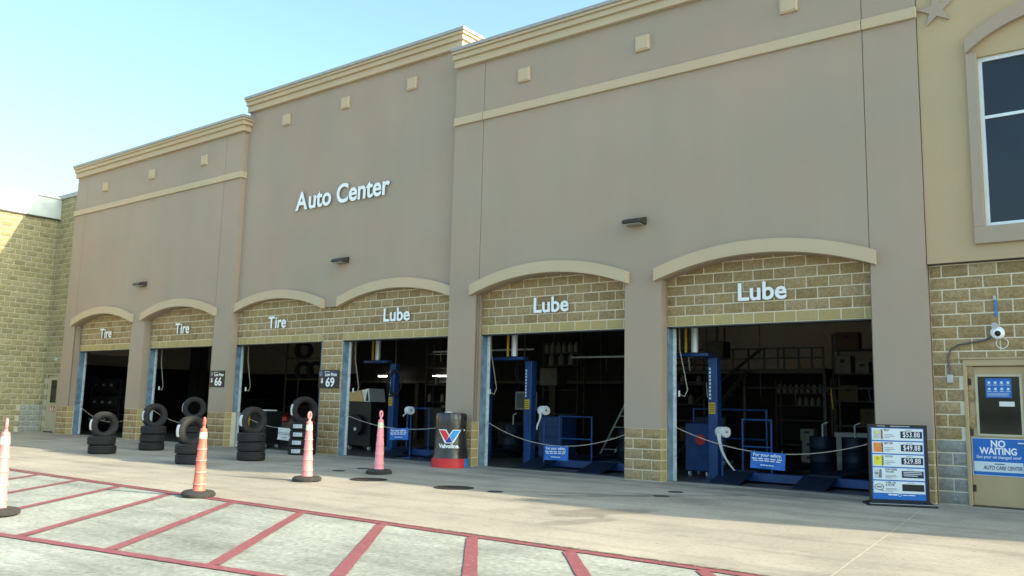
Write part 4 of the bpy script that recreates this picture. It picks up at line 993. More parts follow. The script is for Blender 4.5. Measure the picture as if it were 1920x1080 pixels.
# ------------------------------------------------------------------ price board on its stand
bc = Vector((9.345, -0.76, 0)); ang = math.atan2(0.37, 0.79)
c = thing('price_board', 'black framed oil change price board with blue header rows, standing before the right pilaster', 'sign', bc, None, ang)
BWd, BHt = 0.405, 1.19
def LT(u, z, y=-0.032): return Matrix.Translation((u, y, z)) @ Matrix.Rotation(math.pi / 2, 4, 'X')
MB().box(-BWd - 0.03, -BWd + 0.012, -0.03, 0.03, 0.05, BHt + 0.05).box(BWd - 0.012, BWd + 0.03, -0.03, 0.03, 0.05, BHt + 0.05).box(-BWd + 0.0125, BWd - 0.0125, -0.03, 0.03, BHt + 0.005, BHt + 0.05).box(-BWd + 0.0125, BWd - 0.0125, -0.03, 0.03, 0.05, 0.085).build('frame', M['black'], c, local=True, bevel=0.004)
MB().box(-BWd + 0.013, BWd - 0.013, -0.016, 0.016, 0.086, BHt + 0.004).build('panel', M['bluesign'], c, local=True)
v = [(-0.50, -0.24, 0), (0.50, -0.24, 0), (0.50, 0.24, 0), (-0.50, 0.24, 0), (-0.50, -0.24, 0.02), (0.50, -0.24, 0.02), (0.50, 0.24, 0.02), (-0.50, 0.24, 0.02), (-0.45, -0.06, 0.06), (0.45, -0.06, 0.06), (0.45, 0.06, 0.06), (-0.45, 0.06, 0.06)]
MB().add(v, [(3, 2, 1, 0), (0, 1, 5, 4), (1, 2, 6, 5), (2, 3, 7, 6), (3, 0, 4, 7), (4, 5, 9, 8), (5, 6, 10, 9), (6, 7, 11, 10), (7, 4, 8, 11), (8, 9, 10, 11)]).build('base', M['black'], c, local=True)
MB().box(-0.47, 0.47, -0.215, -0.17, 0.031, 0.036).build('base_strip', M['boxgrey'], c, local=True)
MB().box(-0.3, -0.18, -0.032, -0.0302, BHt + 0.02, BHt + 0.03).box(-0.1, 0.18, -0.032, -0.0302, BHt + 0.02, BHt + 0.03).build('clip', M['boxgrey'], c, local=True)
rows = [('BEST', '$53.88', 'silverprint', 'navy'), ('BETTER', '$49.88', 'orange', 'navy'), ('GOOD', '$29.88', 'lime', 'navy'), ('FOR DIESEL\nTRUCKS', None, 'silverprint', 'navy'), ('LUBE, OIL\n& FILTER', None, 'silverprint', 'ink')]
rh = 0.195
for i, (nm, pr_, pic, bx) in enumerate(rows):
    zt = BHt - 0.012 - i * (rh + 0.008); zb = zt - rh + 0.012; zm = (zt + zb) / 2
    r_ = MB().box(-BWd + 0.03, BWd - 0.03, -0.022, -0.0165, zb, zt).build('price_row', M['pale'], c, local=True)
    MB().box(-0.355, -0.245, -0.0245, -0.0222, zb + 0.02, zt - 0.02).build('product_picture', M[pic], r_, local=True) if i < 4 else None
    if i < 3:
        MB().prism([(-0.34, zb + 0.03), (-0.26, zb + 0.03), (-0.26, zt - 0.06), (-0.29, zt - 0.035), (-0.34, zt - 0.045)], -0.0265, -0.0247).build('bottle_print', M[('boxgrey', 'orange', 'lime')[i]], r_, local=True)
        MB().lathe([(0.024, 0), (0.024, 0.001)], (-0.30, -0.028, zt - 0.06), 12, 'y').build('label_print', M[('lime', 'yellow', 'yellow')[i]], r_, local=True)
        mb = MB().box(-0.240, -0.215, -0.0245, -0.0222, zb + 0.015, zt - 0.015); mb.build('logo_strip', M['ink'], r_, local=True)
        mb = MB()
        for q in range(5): mb.box(-0.236, -0.220, -0.0262, -0.0247, zb + 0.028 + q * 0.029, zb + 0.040 + q * 0.029)
        mb.build('strip_print', M[('yellow', 'yellow', 'lime')[i]], r_, local=True)
    elif i == 3:
        MB().prism([(-0.30, zb + 0.03), (-0.25, zb + 0.03), (-0.25, zt - 0.02), (-0.275, zt - 0.02)], -0.0265, -0.0247).box(-0.35, -0.30, -0.0265, -0.0247, zm - 0.01, zm + 0.02).build('truck_print', M['greyprint'], r_, local=True)
    else:
        ring = [(-0.29 + 0.065 * math.cos(t), -0.0235, zm + 0.045 * math.sin(t)) for t in [k / 18 * 2 * math.pi for k in range(19)]]
        MB().tube(ring, 0.006, 5, False).tube([(-0.29, -0.0235, zm - 0.04), (-0.22, -0.0235, zm - 0.06)], 0.006, 5).box(-0.33, -0.25, -0.0245, -0.0222, zm - 0.012, zm + 0.012).build('filter_print', M['greyprint'], r_, local=True)
    two = '\n' in nm
    text('row_lettering', nm, 0.038 if two else 0.042, M['ink'], LT(-0.195, zt - (0.042 if two else 0.028), -0.0225), r_, 0.0006, bold=0.0010, align='LEFT', local=True, xs=0.92)
    mb = MB()
    for q in range(3):
        zz = zm - 0.005 - q * 0.024 if not two else zm - 0.022 - q * 0.02
        mb.box(-0.195, -0.195 + (0.13, 0.15, 0.08)[q] + (0.02 if two else 0), -0.0235, -0.0222, zz - 0.004, zz + 0.004)
    mb.box(0.12, 0.22, -0.0235, -0.0222, zt - 0.024, zt - 0.017)
    mb.build('row_print', M['greyprint'], r_, local=True, kind='stuff')
    MB().box(0.045, 0.362, -0.0245, -0.0222, zb + 0.038, zt - 0.04).build('price_box', M[bx], r_, local=True)
    if pr_: text('price', pr_, 0.112, M['white'], LT(0.203, (zb + 0.038 + zt - 0.04) / 2, -0.0250), r_, 0.0006, bold=0.0, local=True, xs=0.76, spacing=1.08)
    elif i == 3:
        mb = MB()
        for q in range(3): mb.box(0.07, 0.335 - 0.06 * (q == 2), -0.0262, -0.0247, zm + 0.026 - q * 0.026, zm + 0.036 - q * 0.026)
        mb.build('box_print', M['pale'], r_, local=True)
mb = MB().box(-0.16, -0.11, -0.0185, -0.0165, 0.15, 0.168).box(-0.10, -0.03, -0.0185, -0.0165, 0.15, 0.168).box(0.05, 0.12, -0.0185, -0.0165, 0.153, 0.162).box(0.13, 0.23, -0.0185, -0.0165, 0.153, 0.162)
mb.build('footer_print', M['white'], c, local=True)
ring = [(0.008 + 0.024 * math.cos(t), -0.018, 0.159 + 0.020 * math.sin(t)) for t in [k / 14 * 2 * math.pi for k in range(15)]]
MB().tube(ring, 0.003, 5, False).build('footer_emblem', M['white'], c, local=True)

# ------------------------------------------------------------------ manholes and small caps
for (x, y, r_, lab) in ((1.12, -4.22, 0.30, 'dark round manhole cover in the sun behind the sunlit pink cone'), (3.12, -4.16, 0.30, 'dark round manhole cover on the shadow edge right of centre')):
    c = thing('manhole_cover', lab, 'manhole cover', (x, y, 0), 'manhole covers in the apron')
    MB().lathe([(r_ + 0.04, 0.001), (r_ + 0.04, 0.009), (r_ + 0.005, 0.010), (r_ + 0.005, 0.001)], n=36, closed=True).build('rim', M['iron'], c, local=True)
    mb = MB().lathe([(r_, 0.001), (r_, 0.010)], n=36)
    mb.build('lid', M['iron'], c, local=True)
    mb = MB()
    for i in range(-3, 4):
        h = math.sqrt(max(r_ * r_ - (i * 0.08) ** 2, 0)) - 0.03; mb.box(i * 0.08 - 0.012, i * 0.08 + 0.012, -h, h, 0.0102, 0.014)
    mb.build('lid_ribs', M['iron'], c, local=True)
for (x, y, lab) in ((3.98, -4.12, 'small dark round cap beside the right manhole cover'), (6.0, -1.72, 'small dark cap nearest the block column, in shade'), (6.16, -2.55, 'small dark cap on the oil stain, in shade'),
                    (-0.74, -3.29, 'small dark cap left of the shaded pink cone, nearer the lot'), (-0.93, -2.45, 'small dark cap left of the shaded pink cone, nearer the bay')):
    o = MB().lathe([(0.13, 0.001), (0.13, 0.008), (0.11, 0.012)], (0, 0, 0), 24).build('access_cap', M['capmetal'], None, local=True)
    o.location = (x, y, 0); tag(o, lab, 'cover', 'small round caps in the apron')

# ------------------------------------------------------------------ inside the shop
def lift(x, y, lab, beam=True):
    c = thing('car_lift', lab, 'car lift', (x, y, 0), 'blue four post car lifts')
    MB().box(x, x + 0.20, y, y + 0.22, 0.012, 2.48).build('post', M['liftblue'], c, bevel=0.012)
    MB().box(x - 0.10, x + 0.30, y - 0.10, y + 0.32, 0.0, 0.012).build('foot_plate', M['liftblue'], c)
    MB().box(x + 0.02, x + 0.16, y - 0.004, y - 0.001, 1.33, 1.56).build('caution_label', M['yellow'], c)
    mb = MB()
    for q in range(4): mb.box(x + 0.035, x + 0.145, y - 0.006, y - 0.0045, 1.37 + q * 0.045, 1.385 + q * 0.045)
    mb.build('label_print', M['ink'], c, kind='stuff')
    mb = MB()
    for q in range(9): mb.box(x + 0.03, x + 0.07, y - 0.004, y - 0.001, 1.62 + q * 0.075, 1.67 + q * 0.075)
    mb.build('post_print', M['pale'], c, kind='stuff')
    MB().box(x - 0.78, x + 0.12, y - 0.25, y - 0.04, 2.49, 2.56).build('top_bracket', M['liftblue'], c, bevel=0.008)
    if beam:
        MB().box(x + 0.22, x + 3.3, y + 0.10, y + 0.30, 0.04, 0.20).build('cross_beam', M['liftblue'], c, bevel=0.006)
        MB().box(x + 3.3, x + 3.5, y, y + 0.22, 0.012, 2.48).build('post', M['liftblue'], c, bevel=0.012)
        for q in (0.28, 1.90):
            x0 = x + q
            v = [(x0, y - 0.62, 0.004), (x0 + 0.62, y - 0.62, 0.004), (x0 + 0.62, y + 0.09, 0.19), (x0, y + 0.09, 0.19), (x0, y - 0.62, 0.012), (x0 + 0.62, y - 0.62, 0.012), (x0 + 0.62, y + 0.09, 0.21), (x0, y + 0.09, 0.21)]
            MB().add(v, [(0, 3, 2, 1), (4, 5, 6, 7), (0, 1, 5, 4), (1, 2, 6, 5), (2, 3, 7, 6), (3, 0, 4, 7)]).build('ramp', M['liftdark'], c)
            MB().box(x0, x0 + 0.62, y + 0.31, y + 4.6, 0.12, 0.22).build('runway', M['liftdark'], c)
lift(5.27, 1.20, 'blue lift post with yellow label and dark ramps in the nearest bay')
lift(0.55, 1.25, 'blue car lift with yellow label in the bay right of the barrel cover')
lift(-4.28, 1.50, 'blue car lift with yellow label in the bay left of the barrel cover')
for (x, y, lab) in ((5.08, 1.0, 'white and yellow vertical pipes at the top left of the nearest bay'), (0.42, 1.0, 'white and yellow vertical pipes at top left of the bay right of the barrel'), (-4.66, 1.4, 'white and yellow vertical pipes at top left of the bay left of the barrel')):
    c = thing('service_pipes', lab, 'pipe', (x, y, 2.57), 'pipes above the lift posts')
    MB().tube([(x, y, 2.575), (x, y, 5.55)], 0.075, 12).build('duct', M['winframe'], c, smooth=True)
    MB().tube([(x - 0.2, y, 2.575), (x - 0.2, y, 5.55)], 0.03, 8).build('pole', M['yellow'], c, smooth=True)
for (x, lab) in ((4.93, 'thin looped cable at the left edge of the nearest bay'), (0.02, 'thin looped cable at left edge of the bay right of the barrel'), (-4.72, 'thin looped cable at left edge of the bay right of the $69 sign'), (-9.5, 'thin looped cable at left edge of the third bay'), (-14.32, 'thin looped cable at left edge of the second bay')):
    c = thing('door_cable', lab, 'cable', (x, 0.6, 1.6), 'pull cables by the bay doors')
    MB().tube([(x - 0.02, 0.62, 3.4), (x, 0.62, 2.6), (x + 0.10, 0.64, 2.1), (x + 0.15, 0.66, 1.8), (x + 0.08, 0.66, 1.66), (x - 0.02, 0.62, 1.72)], 0.011, 6).build('cord', M['rope'], c, smooth=True)
    MB().tube([(x - 0.02, 0.62, 1.66), (x - 0.02, 0.62, 1.78)], 0.022, 8).build('handle', M['white'], c)
for (x, y, z, hang, lab) in ((1.28, 1.02, 1.31, 0.42, 'white paper roll on a blue stand in the bay right of the barrel'), (-3.0, 1.05, 1.22, 0.14, 'white paper roll on a stand behind the pink shaded cone'), (5.66, 0.95, 0.98, 0.70, 'white paper roll with a long loose sheet beside the nearest lift post')):
    c = thing('paper_roll_stand', lab, 'paper roll', (x, y, 0), 'paper roll stands in the bays')
    MB().tube([(x, y + 0.05, 0.02), (x, y + 0.05, z + 0.02)], 0.022, 8).tube([(x - 0.02, y + 0.05, z), (x + 0.0, y - 0.02, z)], 0.02, 8).build('post', M['liftblue'], c)
    MB().box(x - 0.16, x + 0.16, y - 0.1, y + 0.2, 0.0, 0.02).build('base', M['liftblue'], c)
    a = math.radians(25)
    mb = MB().lathe([(0.03, -0.12), (0.10, -0.12), (0.105, -0.11), (0.105, 0.11), (0.10, 0.12), (0.03, 0.12)], (0, 0, 0), 24, 'x', closed=True)
    mb.xf(Matrix.Translation((x + 0.08, y - 0.10, z)) @ Matrix.Rotation(-a, 4, 'Z')); mb.build('roll', M['paper'], c, smooth=True)
    vs = []; fs = []
    for q in range(7):
        t = q / 6; zz = z - 0.02 - hang * t; sw = (0.35 * t * t if hang > 0.6 else 0.03 * math.sin(t * 5))
        vs += [(x - 0.00 + sw, y - 0.215 + 0.02 * math.sin(t * 6), zz), (x + 0.085 + sw - 0.05 * t * t, y - 0.215 + 0.02 * math.cos(t * 5) - 0.02, zz)]
    fs = [(2 * q, 2 * q + 1, 2 * q + 3, 2 * q + 2) for q in range(6)]
    MB().add(vs, fs).build('loose_sheet', M['paper'], c, smooth=True)
def cabinet(x0, x1, y0, y1, z1, mt_, name, lab, cat, drawers=0, group=None, wheels=True):
    c = thing(name, lab, cat, ((x0 + x1) / 2, (y0 + y1) / 2, 0), group)
    zb = 0.12 if wheels else 0
    MB().box(x0, x1, y0, y1, zb, z1).build('body', mt_, c, bevel=0.012)
    for q in range(drawers):
        h = (z1 - zb - 0.04) / drawers
        MB().box(x0 + 0.03, x1 - 0.03, y0 - 0.02, y0 - 0.001, zb + 0.02 + q * h, zb + 0.01 + (q + 1) * h).build('drawer', mt_, c, bevel=0.004)
    if wheels:
        for xx in (x0 + 0.08, x1 - 0.08):
            for yy in (y0 + 0.07, y1 - 0.07): MB().lathe([(0.055, -0.02), (0.055, 0.02)], (xx, yy, 0.058), 12, 'x').build('caster', M['galv'], c)
    return c
c = cabinet(4.42, 4.98, 1.9, 2.5, 1.12, M['liftblue'], 'tool_cabinet', 'blue rolling cabinet with red disc behind the nearest lift post', 'cabinet')
MB().lathe([(0.11, 0), (0.11, 0.01)], (4.78, 1.88, 0.78), 20, 'y').build('red_disc', M['red'], c)
cabinet(-0.26, 0.46, 3.0, 3.7, 1.16, M['liftblue'], 'tool_cabinet', 'blue rolling cabinet in the bay right of the barrel', 'cabinet', 4)
c = cabinet(-7.0, -6.0, 2.5, 3.3, 1.42, M['black'], 'test_machine', 'black rolling machine with slanted tan top in the bay beside the $69 pier', 'machine', 0)
v = [(-7.0, 2.45, 1.43), (-6.15, 2.45, 1.43), (-6.05, 2.45, 1.43), (-7.0, 2.45, 1.74), (-6.3, 2.45, 1.74)]
MB().prism([(-7.0, 1.43), (-6.27, 1.43), (-6.42, 1.76), (-7.0, 1.70)], 2.45, 3.1).build('tan_hood', M['hoodtan'], c)
MB().prism([(-6.265, 1.43), (-6.02, 1.43), (-6.10, 1.82), (-6.40, 1.765)], 2.47, 3.1).build('silver_side', M['winframe'], c)
MB().prism([(-6.20, 1.45), (-6.08, 1.45), (-6.14, 1.74)], 2.455, 2.468).build('dark_panel', M['ink'], c)
MB().lathe([(0.30, 0), (0.30, 0.12)], (-6.5, 2.34, 0.75), 24, 'y').build('side_drum', M['rubber'], c)
MB().lathe([(0.05, 0), (0.05, 0.02)], (-6.45, 2.31, 0.62), 12, 'y').build('hub', M['galv'], c)
c = cabinet(-2.2, -1.75, 1.9, 2.2, 3.2, M['liftblue'], 'column_wrap', 'wide blue column at the right of the bay left of the barrel cover', 'column', wheels=False)
cabinet(-9.35, -8.6, 0.75, 1.3, 1.08, M['black'], 'work_cart', 'black work cart with white top behind the stack before bay three', 'cart', 3)
tag(MB().box(-9.3, -8.7, 0.75, 1.2, 1.085, 1.12).build('cart_tray', M['white']), 'white tray lying on the black cart in bay three', 'tray')
c = thing('yellow_jack', 'yellow upright jack by the left jamb of the third bay', 'jack', (-9.5, 0.75, 0))
MB().box(-9.56, -9.44, 0.7, 0.8, 0.05, 1.15).build('post', M['yellow'], c); MB().box(-9.6, -9.4, 0.62, 0.95, 0, 0.05).build('base', M['steel'], c)
# hose reels
for (x, y, z, r_, mt_, lab) in ((-23.76, 3.0, 1.99, 0.36, 'liftblue', 'round blue hose reel in the farthest left bay'), (0.35, 1.5, 2.25, 0.26, 'black', 'black coiled hose hanging high in the bay right of the barrel'), (-4.0, 1.45, 1.95, 0.28, 'black', 'black coiled hose on the post left of the barrel bay')):
    c = thing('hose_reel', lab, 'hose reel', (x, y, z), 'hose reels in the bays')
    if mt_ == 'liftblue':
        MB().lathe([(r_, 0), (r_, 0.12)], (x, y, z), 28, 'y').build('disc', M[mt_], c, smooth=True)
        MB().tube([(x, y + 0.06, 0), (x, y + 0.06, z - r_)], 0.03, 8).build('stand', M['liftblue'], c)
        MB().tube([(x + 0.2, y - 0.02, z - 0.2), (x + 0.25, y - 0.05, z - 0.6), (x + 0.22, y - 0.05, 1.0)], 0.015, 6).build('hose', M['white'], c)
    else:
        for q in range(3):
            rr = r_ - 0.02 * q
            MB().tube([(x + rr * math.cos(t), y - 0.03 + 0.03 * q, z + rr * 1.25 * math.sin(t)) for t in [k / 24 * 2 * math.pi for k in range(25)]], 0.014, 6, False).build('hose_coil', M['black'], c, smooth=True)
        MB().tube([(x, y, z + r_ * 1.25), (x, y, 5.55)], 0.012, 6).build('hanger', M['steel'], c)
# shelving with goods
def shelf(x0, x1, y0, y1, zs, lab, mt_='steel', top=None):
    c = thing('storage_shelf', lab, 'shelf', ((x0 + x1) / 2, (y0 + y1) / 2, 0), 'shelves inside the shop')
    for xx in (x0, x1):
        for yy in (y0, y1): MB().box(xx - 0.02, xx + 0.02, yy - 0.02, yy + 0.02, 0, top or zs[-1] + 0.4).build('upright', M[mt_], c)
    for z in zs: MB().box(x0 - 0.019, x1 + 0.019, y0 - 0.019, y1 + 0.019, z - 0.03, z).build('board', M['steel'], c)
    return c
shelf(-4.3, -2.9, 8.9, 9.3, (0.5, 1.2, 2.0, 2.84, 3.26), 'steel shelf with white bottles high in the bay right of the barrel')
shelf(5.75, 6.9, 8.0, 8.5, (0.4, 1.1, 1.75, 2.46, 3.1), 'dark steel shelf with cartons at the right of the nearest bay')
shelf(3.6, 5.2, 9.6, 10.0, (0.5, 1.2, 1.62, 1.98), 'low steel shelf with bottle rows behind the nearest bay')
shelf(-17.5, -15.5, 12.5, 13.0, (0.6, 1.2, 1.76, 2.3), 'steel shelf along the back wall seen through the second bay')
bm_v = MB().lathe([(0.05, 0), (0.055, 0.02), (0.055, 0.15), (0.02, 0.20), (0.02, 0.225)], n=10)
bottle = bm_v.build('bottle', M['cardwhite'], None, smooth=True, local=True)
def put_bottle(x, y, z, lab, grp, sc_=1.0, first=[True]):
    if first[0]: o = bottle; first[0] = False
    else: o = bottle.copy(); COL.objects.link(o)
    o.location = (x, y, z); o.scale = (sc_, sc_, sc_); tag(o, lab, 'bottle', grp)
for i in range(6): put_bottle(-4.2 + i * 0.24, 8.95, 3.262, ('leftmost', 'second', 'third', 'fourth', 'fifth', 'rightmost')[i] + ' pale bottle on the top shelf board, bay right of the barrel', 'bottles on the top shelf', 1.5)
for i in range(3): put_bottle(-4.0 + i * 0.40, 8.95, 2.842, ('left', 'middle', 'right')[i] + ' pale jug on the second shelf board, bay right of the barrel', 'jugs on the second shelf', 1.7)
for i in range(9): put_bottle(3.7 + i * 0.17, 9.6, 1.985, ('leftmost', 'second', 'third', 'fourth', 'middle', 'sixth', 'seventh', 'eighth', 'rightmost')[i] + ' pale bottle in the upper row behind the nearest bay', 'bottle row behind the nearest bay', 1.1)
for i in range(5): put_bottle(4.3 + i * 0.18, 9.6, 1.623, ('leftmost', 'second', 'middle', 'fourth', 'rightmost')[i] + ' pale bottle in the lower row behind the nearest bay', 'lower bottle row behind the nearest bay', 1.1)
def carton(x, y, z, sx, sy, sz, mt_, lab, grp='cartons in the nearest bay'):
    c = MB().box(-sx / 2, sx / 2, -sy / 2, sy / 2, 0, sz).build('carton', M[mt_], None, local=True, bevel=0.004); c.location = (x, y, z); c.rotation_euler = (0, 0, random.uniform(-0.08, 0.08))
    tag(c, lab, 'box', grp); MB().box(-0.07, 0.07, -sy / 2 - 0.003, -sy / 2 - 0.001, sz * 0.6, sz * 0.8).build('carton_print', M['ink'], c, local=True)
carton(5.12, 8.0, 0.0, 0.42, 0.4, 0.34, 'cardwhite', 'white carton at the foot of the pile right of the safety sign')
carton(5.14, 8.0, 0.342, 0.40, 0.4, 0.34, 'cardwhite', 'white carton in the middle of the pile right of the safety sign')
carton(5.08, 8.0, 0.684, 0.36, 0.36, 0.30, 'cardwhite', 'white carton on top of the pile right of the safety sign')
carton(5.62, 7.9, 0.0, 0.42, 0.4, 0.36, 'cardwhite', 'lower white carton of the short pile beside the tall one')
carton(5.62, 7.9, 0.362, 0.38, 0.38, 0.34, 'cardwhite', 'upper white carton of the short pile beside the tall one')
carton(6.0, 8.2, 2.462, 0.42, 0.38, 0.46, 'cardwhite', 'large white carton high on the dark shelf')
carton(6.48, 8.2, 2.462, 0.34, 0.3, 0.30, 'cardwhite', 'small white carton high on the dark shelf, right of a larger one')
carton(6.1, 8.2, 1.752, 0.5, 0.4, 0.4, 'card', 'brown carton on the middle board of the dark shelf')
carton(6.6, 8.2, 1.102, 0.4, 0.4, 0.45, 'card', 'brown carton on the lower board of the dark shelf')
carton(6.1, 8.2, 3.102, 0.6, 0.4, 0.45, 'card', 'brown carton on the top board of the dark shelf')
# catwalk with railing
c = thing('catwalk', 'dark steel catwalk with railing and stair seen through the nearest bay', 'walkway', (4.2, 8.1, 0))
MB().box(1.2, 5.65, 7.6, 8.8, 2.45, 2.58).build('deck', M['steel'], c)
for z in (2.86, 3.13): MB().box(1.2, 5.65, 7.60, 7.64, z - 0.02, z + 0.02).build('rail', M['steel'], c)
for x in (1.3, 1.9, 2.5, 3.1, 3.55, 4.0, 4.38, 4.55, 4.95, 5.3, 5.6): MB().box(x - 0.022, x + 0.022, 7.645, 7.68, 2.58, 3.12).build('baluster', M['steel'], c)
for x in (1.3, 3.4, 5.6): MB().box(x - 0.04, x + 0.04, 7.7, 7.78, 0, 2.45).build('support', M['steel'], c)
for yy in (7.35, 7.5):
    MB().tube([(1.4, yy, 0.0), (3.6, yy, 2.5)], 0.04, 6).tube([(2.0, yy, 1.6), (4.0, yy, 3.1)], 0.022, 6).build('stair_stringer', M['steel'], c)
for q in range(9): MB().box(1.5 + q * 0.24, 1.72 + q * 0.24, 7.36, 7.5, 0.2 + q * 0.272, 0.23 + q * 0.272).build('stair_tread', M['steel'], c)
for x in (2.85, 3.05):
    o = MB().tube([(x, 7.2, 2.9), (x, 7.2, 5.55)], 0.02, 6).build('hanging_pipe', M['steel']); tag(o, ('left' if x < 3 else 'right') + ' one of two thin dark pipes hanging before the railing', 'pipe')
# monitor and a work bench in the bay right of the barrel
c = thing('wall_monitor', 'framed grey monitor on a bench in the bay right of the barrel', 'monitor', (-2.8, 6.0, 0))
MB().box(-3.3, -2.5, 6.0, 6.05, 1.30, 1.85).build('screen_frame', M['boxgrey'], c); MB().box(-3.24, -2.56, 5.985, 5.999, 1.35, 1.80).build('screen', M['greyprint'], c); MB().box(-3.0, -2.8, 6.0, 6.05, 0.9, 1.299).build('stand', M['steel'], c)
cabinet(-3.9, -2.0, 5.9, 6.5, 0.9, M['black'], 'work_bench', 'dark work bench under the grey monitor', 'bench', 3, None, False)
# dark column at bay two
tag(MB().box(-21.2, -20.6, 6.0, 6.5, 0, 5.55).build('support_column', M['indark']), 'black square column seen through the second bay', 'column')
# tires on racks
c = thing('tire_rack', 'low dark rack holding labelled tires in the farthest left bay', 'rack', (-21.9, 3.0, 0))
for xx in (-23.2, -20.9):
    for yy in (2.8, 3.25): MB().box(xx - 0.025, xx + 0.025, yy - 0.025, yy + 0.025, 0, 2.1).build('upright', M['steel'], c)
for z in (0.15, 0.85, 1.55): MB().box(-23.2, -20.9, 2.78, 2.82, z - 0.03, z).box(-23.2, -20.9, 3.23, 3.27, z - 0.03, z).build('beam', M['steel'], c)
for r_ in range(3):
    for i in range(7 if r_ < 2 else 5):
        x = -23.0 + i * 0.31 + (0.3 if r_ == 2 else 0); o = bpy.data.objects.new('tire', TM[0.325]); COL.objects.link(o)
        o.matrix_world = Matrix.Translation((x, 3.02, (0.11, 0.81, 1.51)[r_] + 0.325)) @ Matrix.Rotation(math.pi / 2, 4, 'Y')
        tag(o, ('leftmost', 'second', 'third', 'fourth', 'fifth', 'sixth', 'seventh')[i] + ' rack tire from the left on the ' + ('bottom', 'middle', 'top')[r_] + ' tier, farthest left bay', 'tire', 'tires on the ' + ('bottom', 'middle', 'top')[r_] + ' rack tier')
        if (i * 3 + r_) % 2 == 0:
            key = ('rack', 0)
            if key not in STK: STK[key] = sticker_mesh(0.325, 0.2, -math.pi / 2 - 0.25 + math.pi / 2 * 0, -math.pi / 2 + 0.0, -0.09, 0.09)
            s_ = bpy.data.objects.new('sticker', STK[key]); COL.objects.link(s_); s_.parent = o
c = thing('tire_rack', 'high dark rack holding two tires at the top of the third bay', 'rack', (-13.6, 6.2, 0))
for xx in (-14.4, -12.4):
    for yy in (5.9, 6.5): MB().box(xx - 0.025, xx + 0.025, yy - 0.025, yy + 0.025, 0, 4.0).build('upright', M['steel'], c)
for z in (1.2, 2.25, 3.05): MB().box(-14.4, -12.4, 5.88, 5.92, z - 0.03, z).box(-14.4, -12.4, 6.48, 6.52, z - 0.03, z).build('beam', M['steel'], c)
for i, (x, z, lab) in enumerate(((-13.8, 3.05, 'upper tire on the high rack of the third bay'), (-13.7, 2.25, 'lower left tire on the high rack of the third bay'), (-13.0, 2.25, 'lower right tire on the high rack of the third bay'))):
    o = bpy.data.objects.new('tire', TM[0.36]); COL.objects.link(o); o.matrix_world = Matrix.Translation((x, 6.2, z + 0.32)) @ Matrix.Rotation(-0.3, 4, 'Z') @ Matrix.Rotation(math.pi / 2, 4, 'Y'); tag(o, lab, 'tire', 'tires on the high rack')

cabinet(6.15, 7.1, 6.6, 7.2, 0.95, M['boxgrey'], 'parts_washer', 'grey low cabinet at the right of the nearest bay, behind the drums', 'cabinet', 2, None, False)
cabinet(2.6, 3.5, 6.2, 6.8, 1.25, M['liftdark'], 'tool_chest', 'dark blue tool chest under the stair in the nearest bay', 'cabinet', 5)
cabinet(-1.6, -0.8, 5.2, 5.8, 1.1, M['black'], 'tool_chest', 'black tool chest deep in the bay right of the barrel', 'cabinet', 4)
cabinet(-5.4, -4.7, 4.2, 4.8, 1.3, M['steel'], 'tool_chest', 'dark steel tool chest behind the lift post left of the barrel', 'cabinet', 5)
cabinet(-8.3, -7.5, 2.6, 3.2, 1.15, M['liftdark'], 'tool_chest', 'dark blue tool chest in the third bay, behind the white paper sign', 'cabinet', 4)
for (x0, x1, y, z, lab) in ((-4.6, -0.9, 3.6, 2.95, 'pale horizontal rail across the bay left of the barrel'), (0.2, 3.9, 3.8, 2.72, 'pale horizontal rail across the bay right of the barrel'), (0.2, 3.9, 4.8, 2.1, 'lower dark rail deep in the bay right of the barrel'), (5.0, 8.8, 4.0, 1.95, 'thin rail with tools across the nearest bay')):
    c = thing('overhead_rail', lab, 'rail', ((x0 + x1) / 2, y, z), 'rails inside the lube bays')
    MB().tube([(x0, y, z), (x1, y, z)], 0.025, 8).build('bar', M['galv' if 'pale' in lab else 'steel'], c)
    for q in range(5):
        xx = x0 + 0.3 + q * (x1 - x0 - 0.6) / 4
        MB().tube([(xx, y, z), (xx, y, z - 0.12), (xx + 0.03, y, z - 0.3 - 0.08 * (q % 3))], 0.014, 6).build('hanging_hose', M[('black', 'steel', 'yellow', 'liftblue', 'galv')[(q + int(x0 * 3)) % 5]], c)
        if q in (0, 4): MB().tube([(xx, y, z), (xx, y, 5.55)], 0.010, 6).build('hanger', M['steel'], c)
# a dark storage loft along the back, plus shop equipment
c = thing('storage_loft', 'dark boarded storage loft hiding the back wall behind the middle bays', 'loft', (-8, 10.8, 2.3))
for q in range(12):
    a = -15.4 + q * 1.16
    MB().box(a, a + 1.145, 10.4 + 0.01 * (q % 3), 10.5, 2.35, 5.58).build('panel', M['indark'], c)
MB().box(-15.4, -1.4, 10.35, 11.6, 2.25, 2.349).build('floor_beam', M['steel'], c)
for q in range(5): MB().box(-15.3 + q * 3.4, -15.1 + q * 3.4, 10.5, 10.7, 0.0, 2.249).build('support', M['steel'], c)
def pipe_frame(x, y, w_, h, lab):
    c = thing('pipe_frame', lab, 'frame', (x, y, 0), 'blue pipe frames by the lifts')
    for xx in (x, x + w_): MB().tube([(xx, y, 0), (xx, y, h)], 0.024, 8).build('upright', M['liftblue'], c)
    for z in (h - 0.02, h * 0.55): MB().tube([(x, y, z), (x + w_, y, z)], 0.02, 8).build('bar', M['liftblue'], c)
pipe_frame(5.80, 1.7, 0.6, 1.25, 'blue pipe frame right of the nearest lift post')
pipe_frame(1.15, 1.9, 0.9, 1.2, 'blue pipe frame behind the paper roll, right of the barrel')
pipe_frame(-3.9, 1.9, 0.8, 1.3, 'blue pipe frame behind the pink shaded cone')
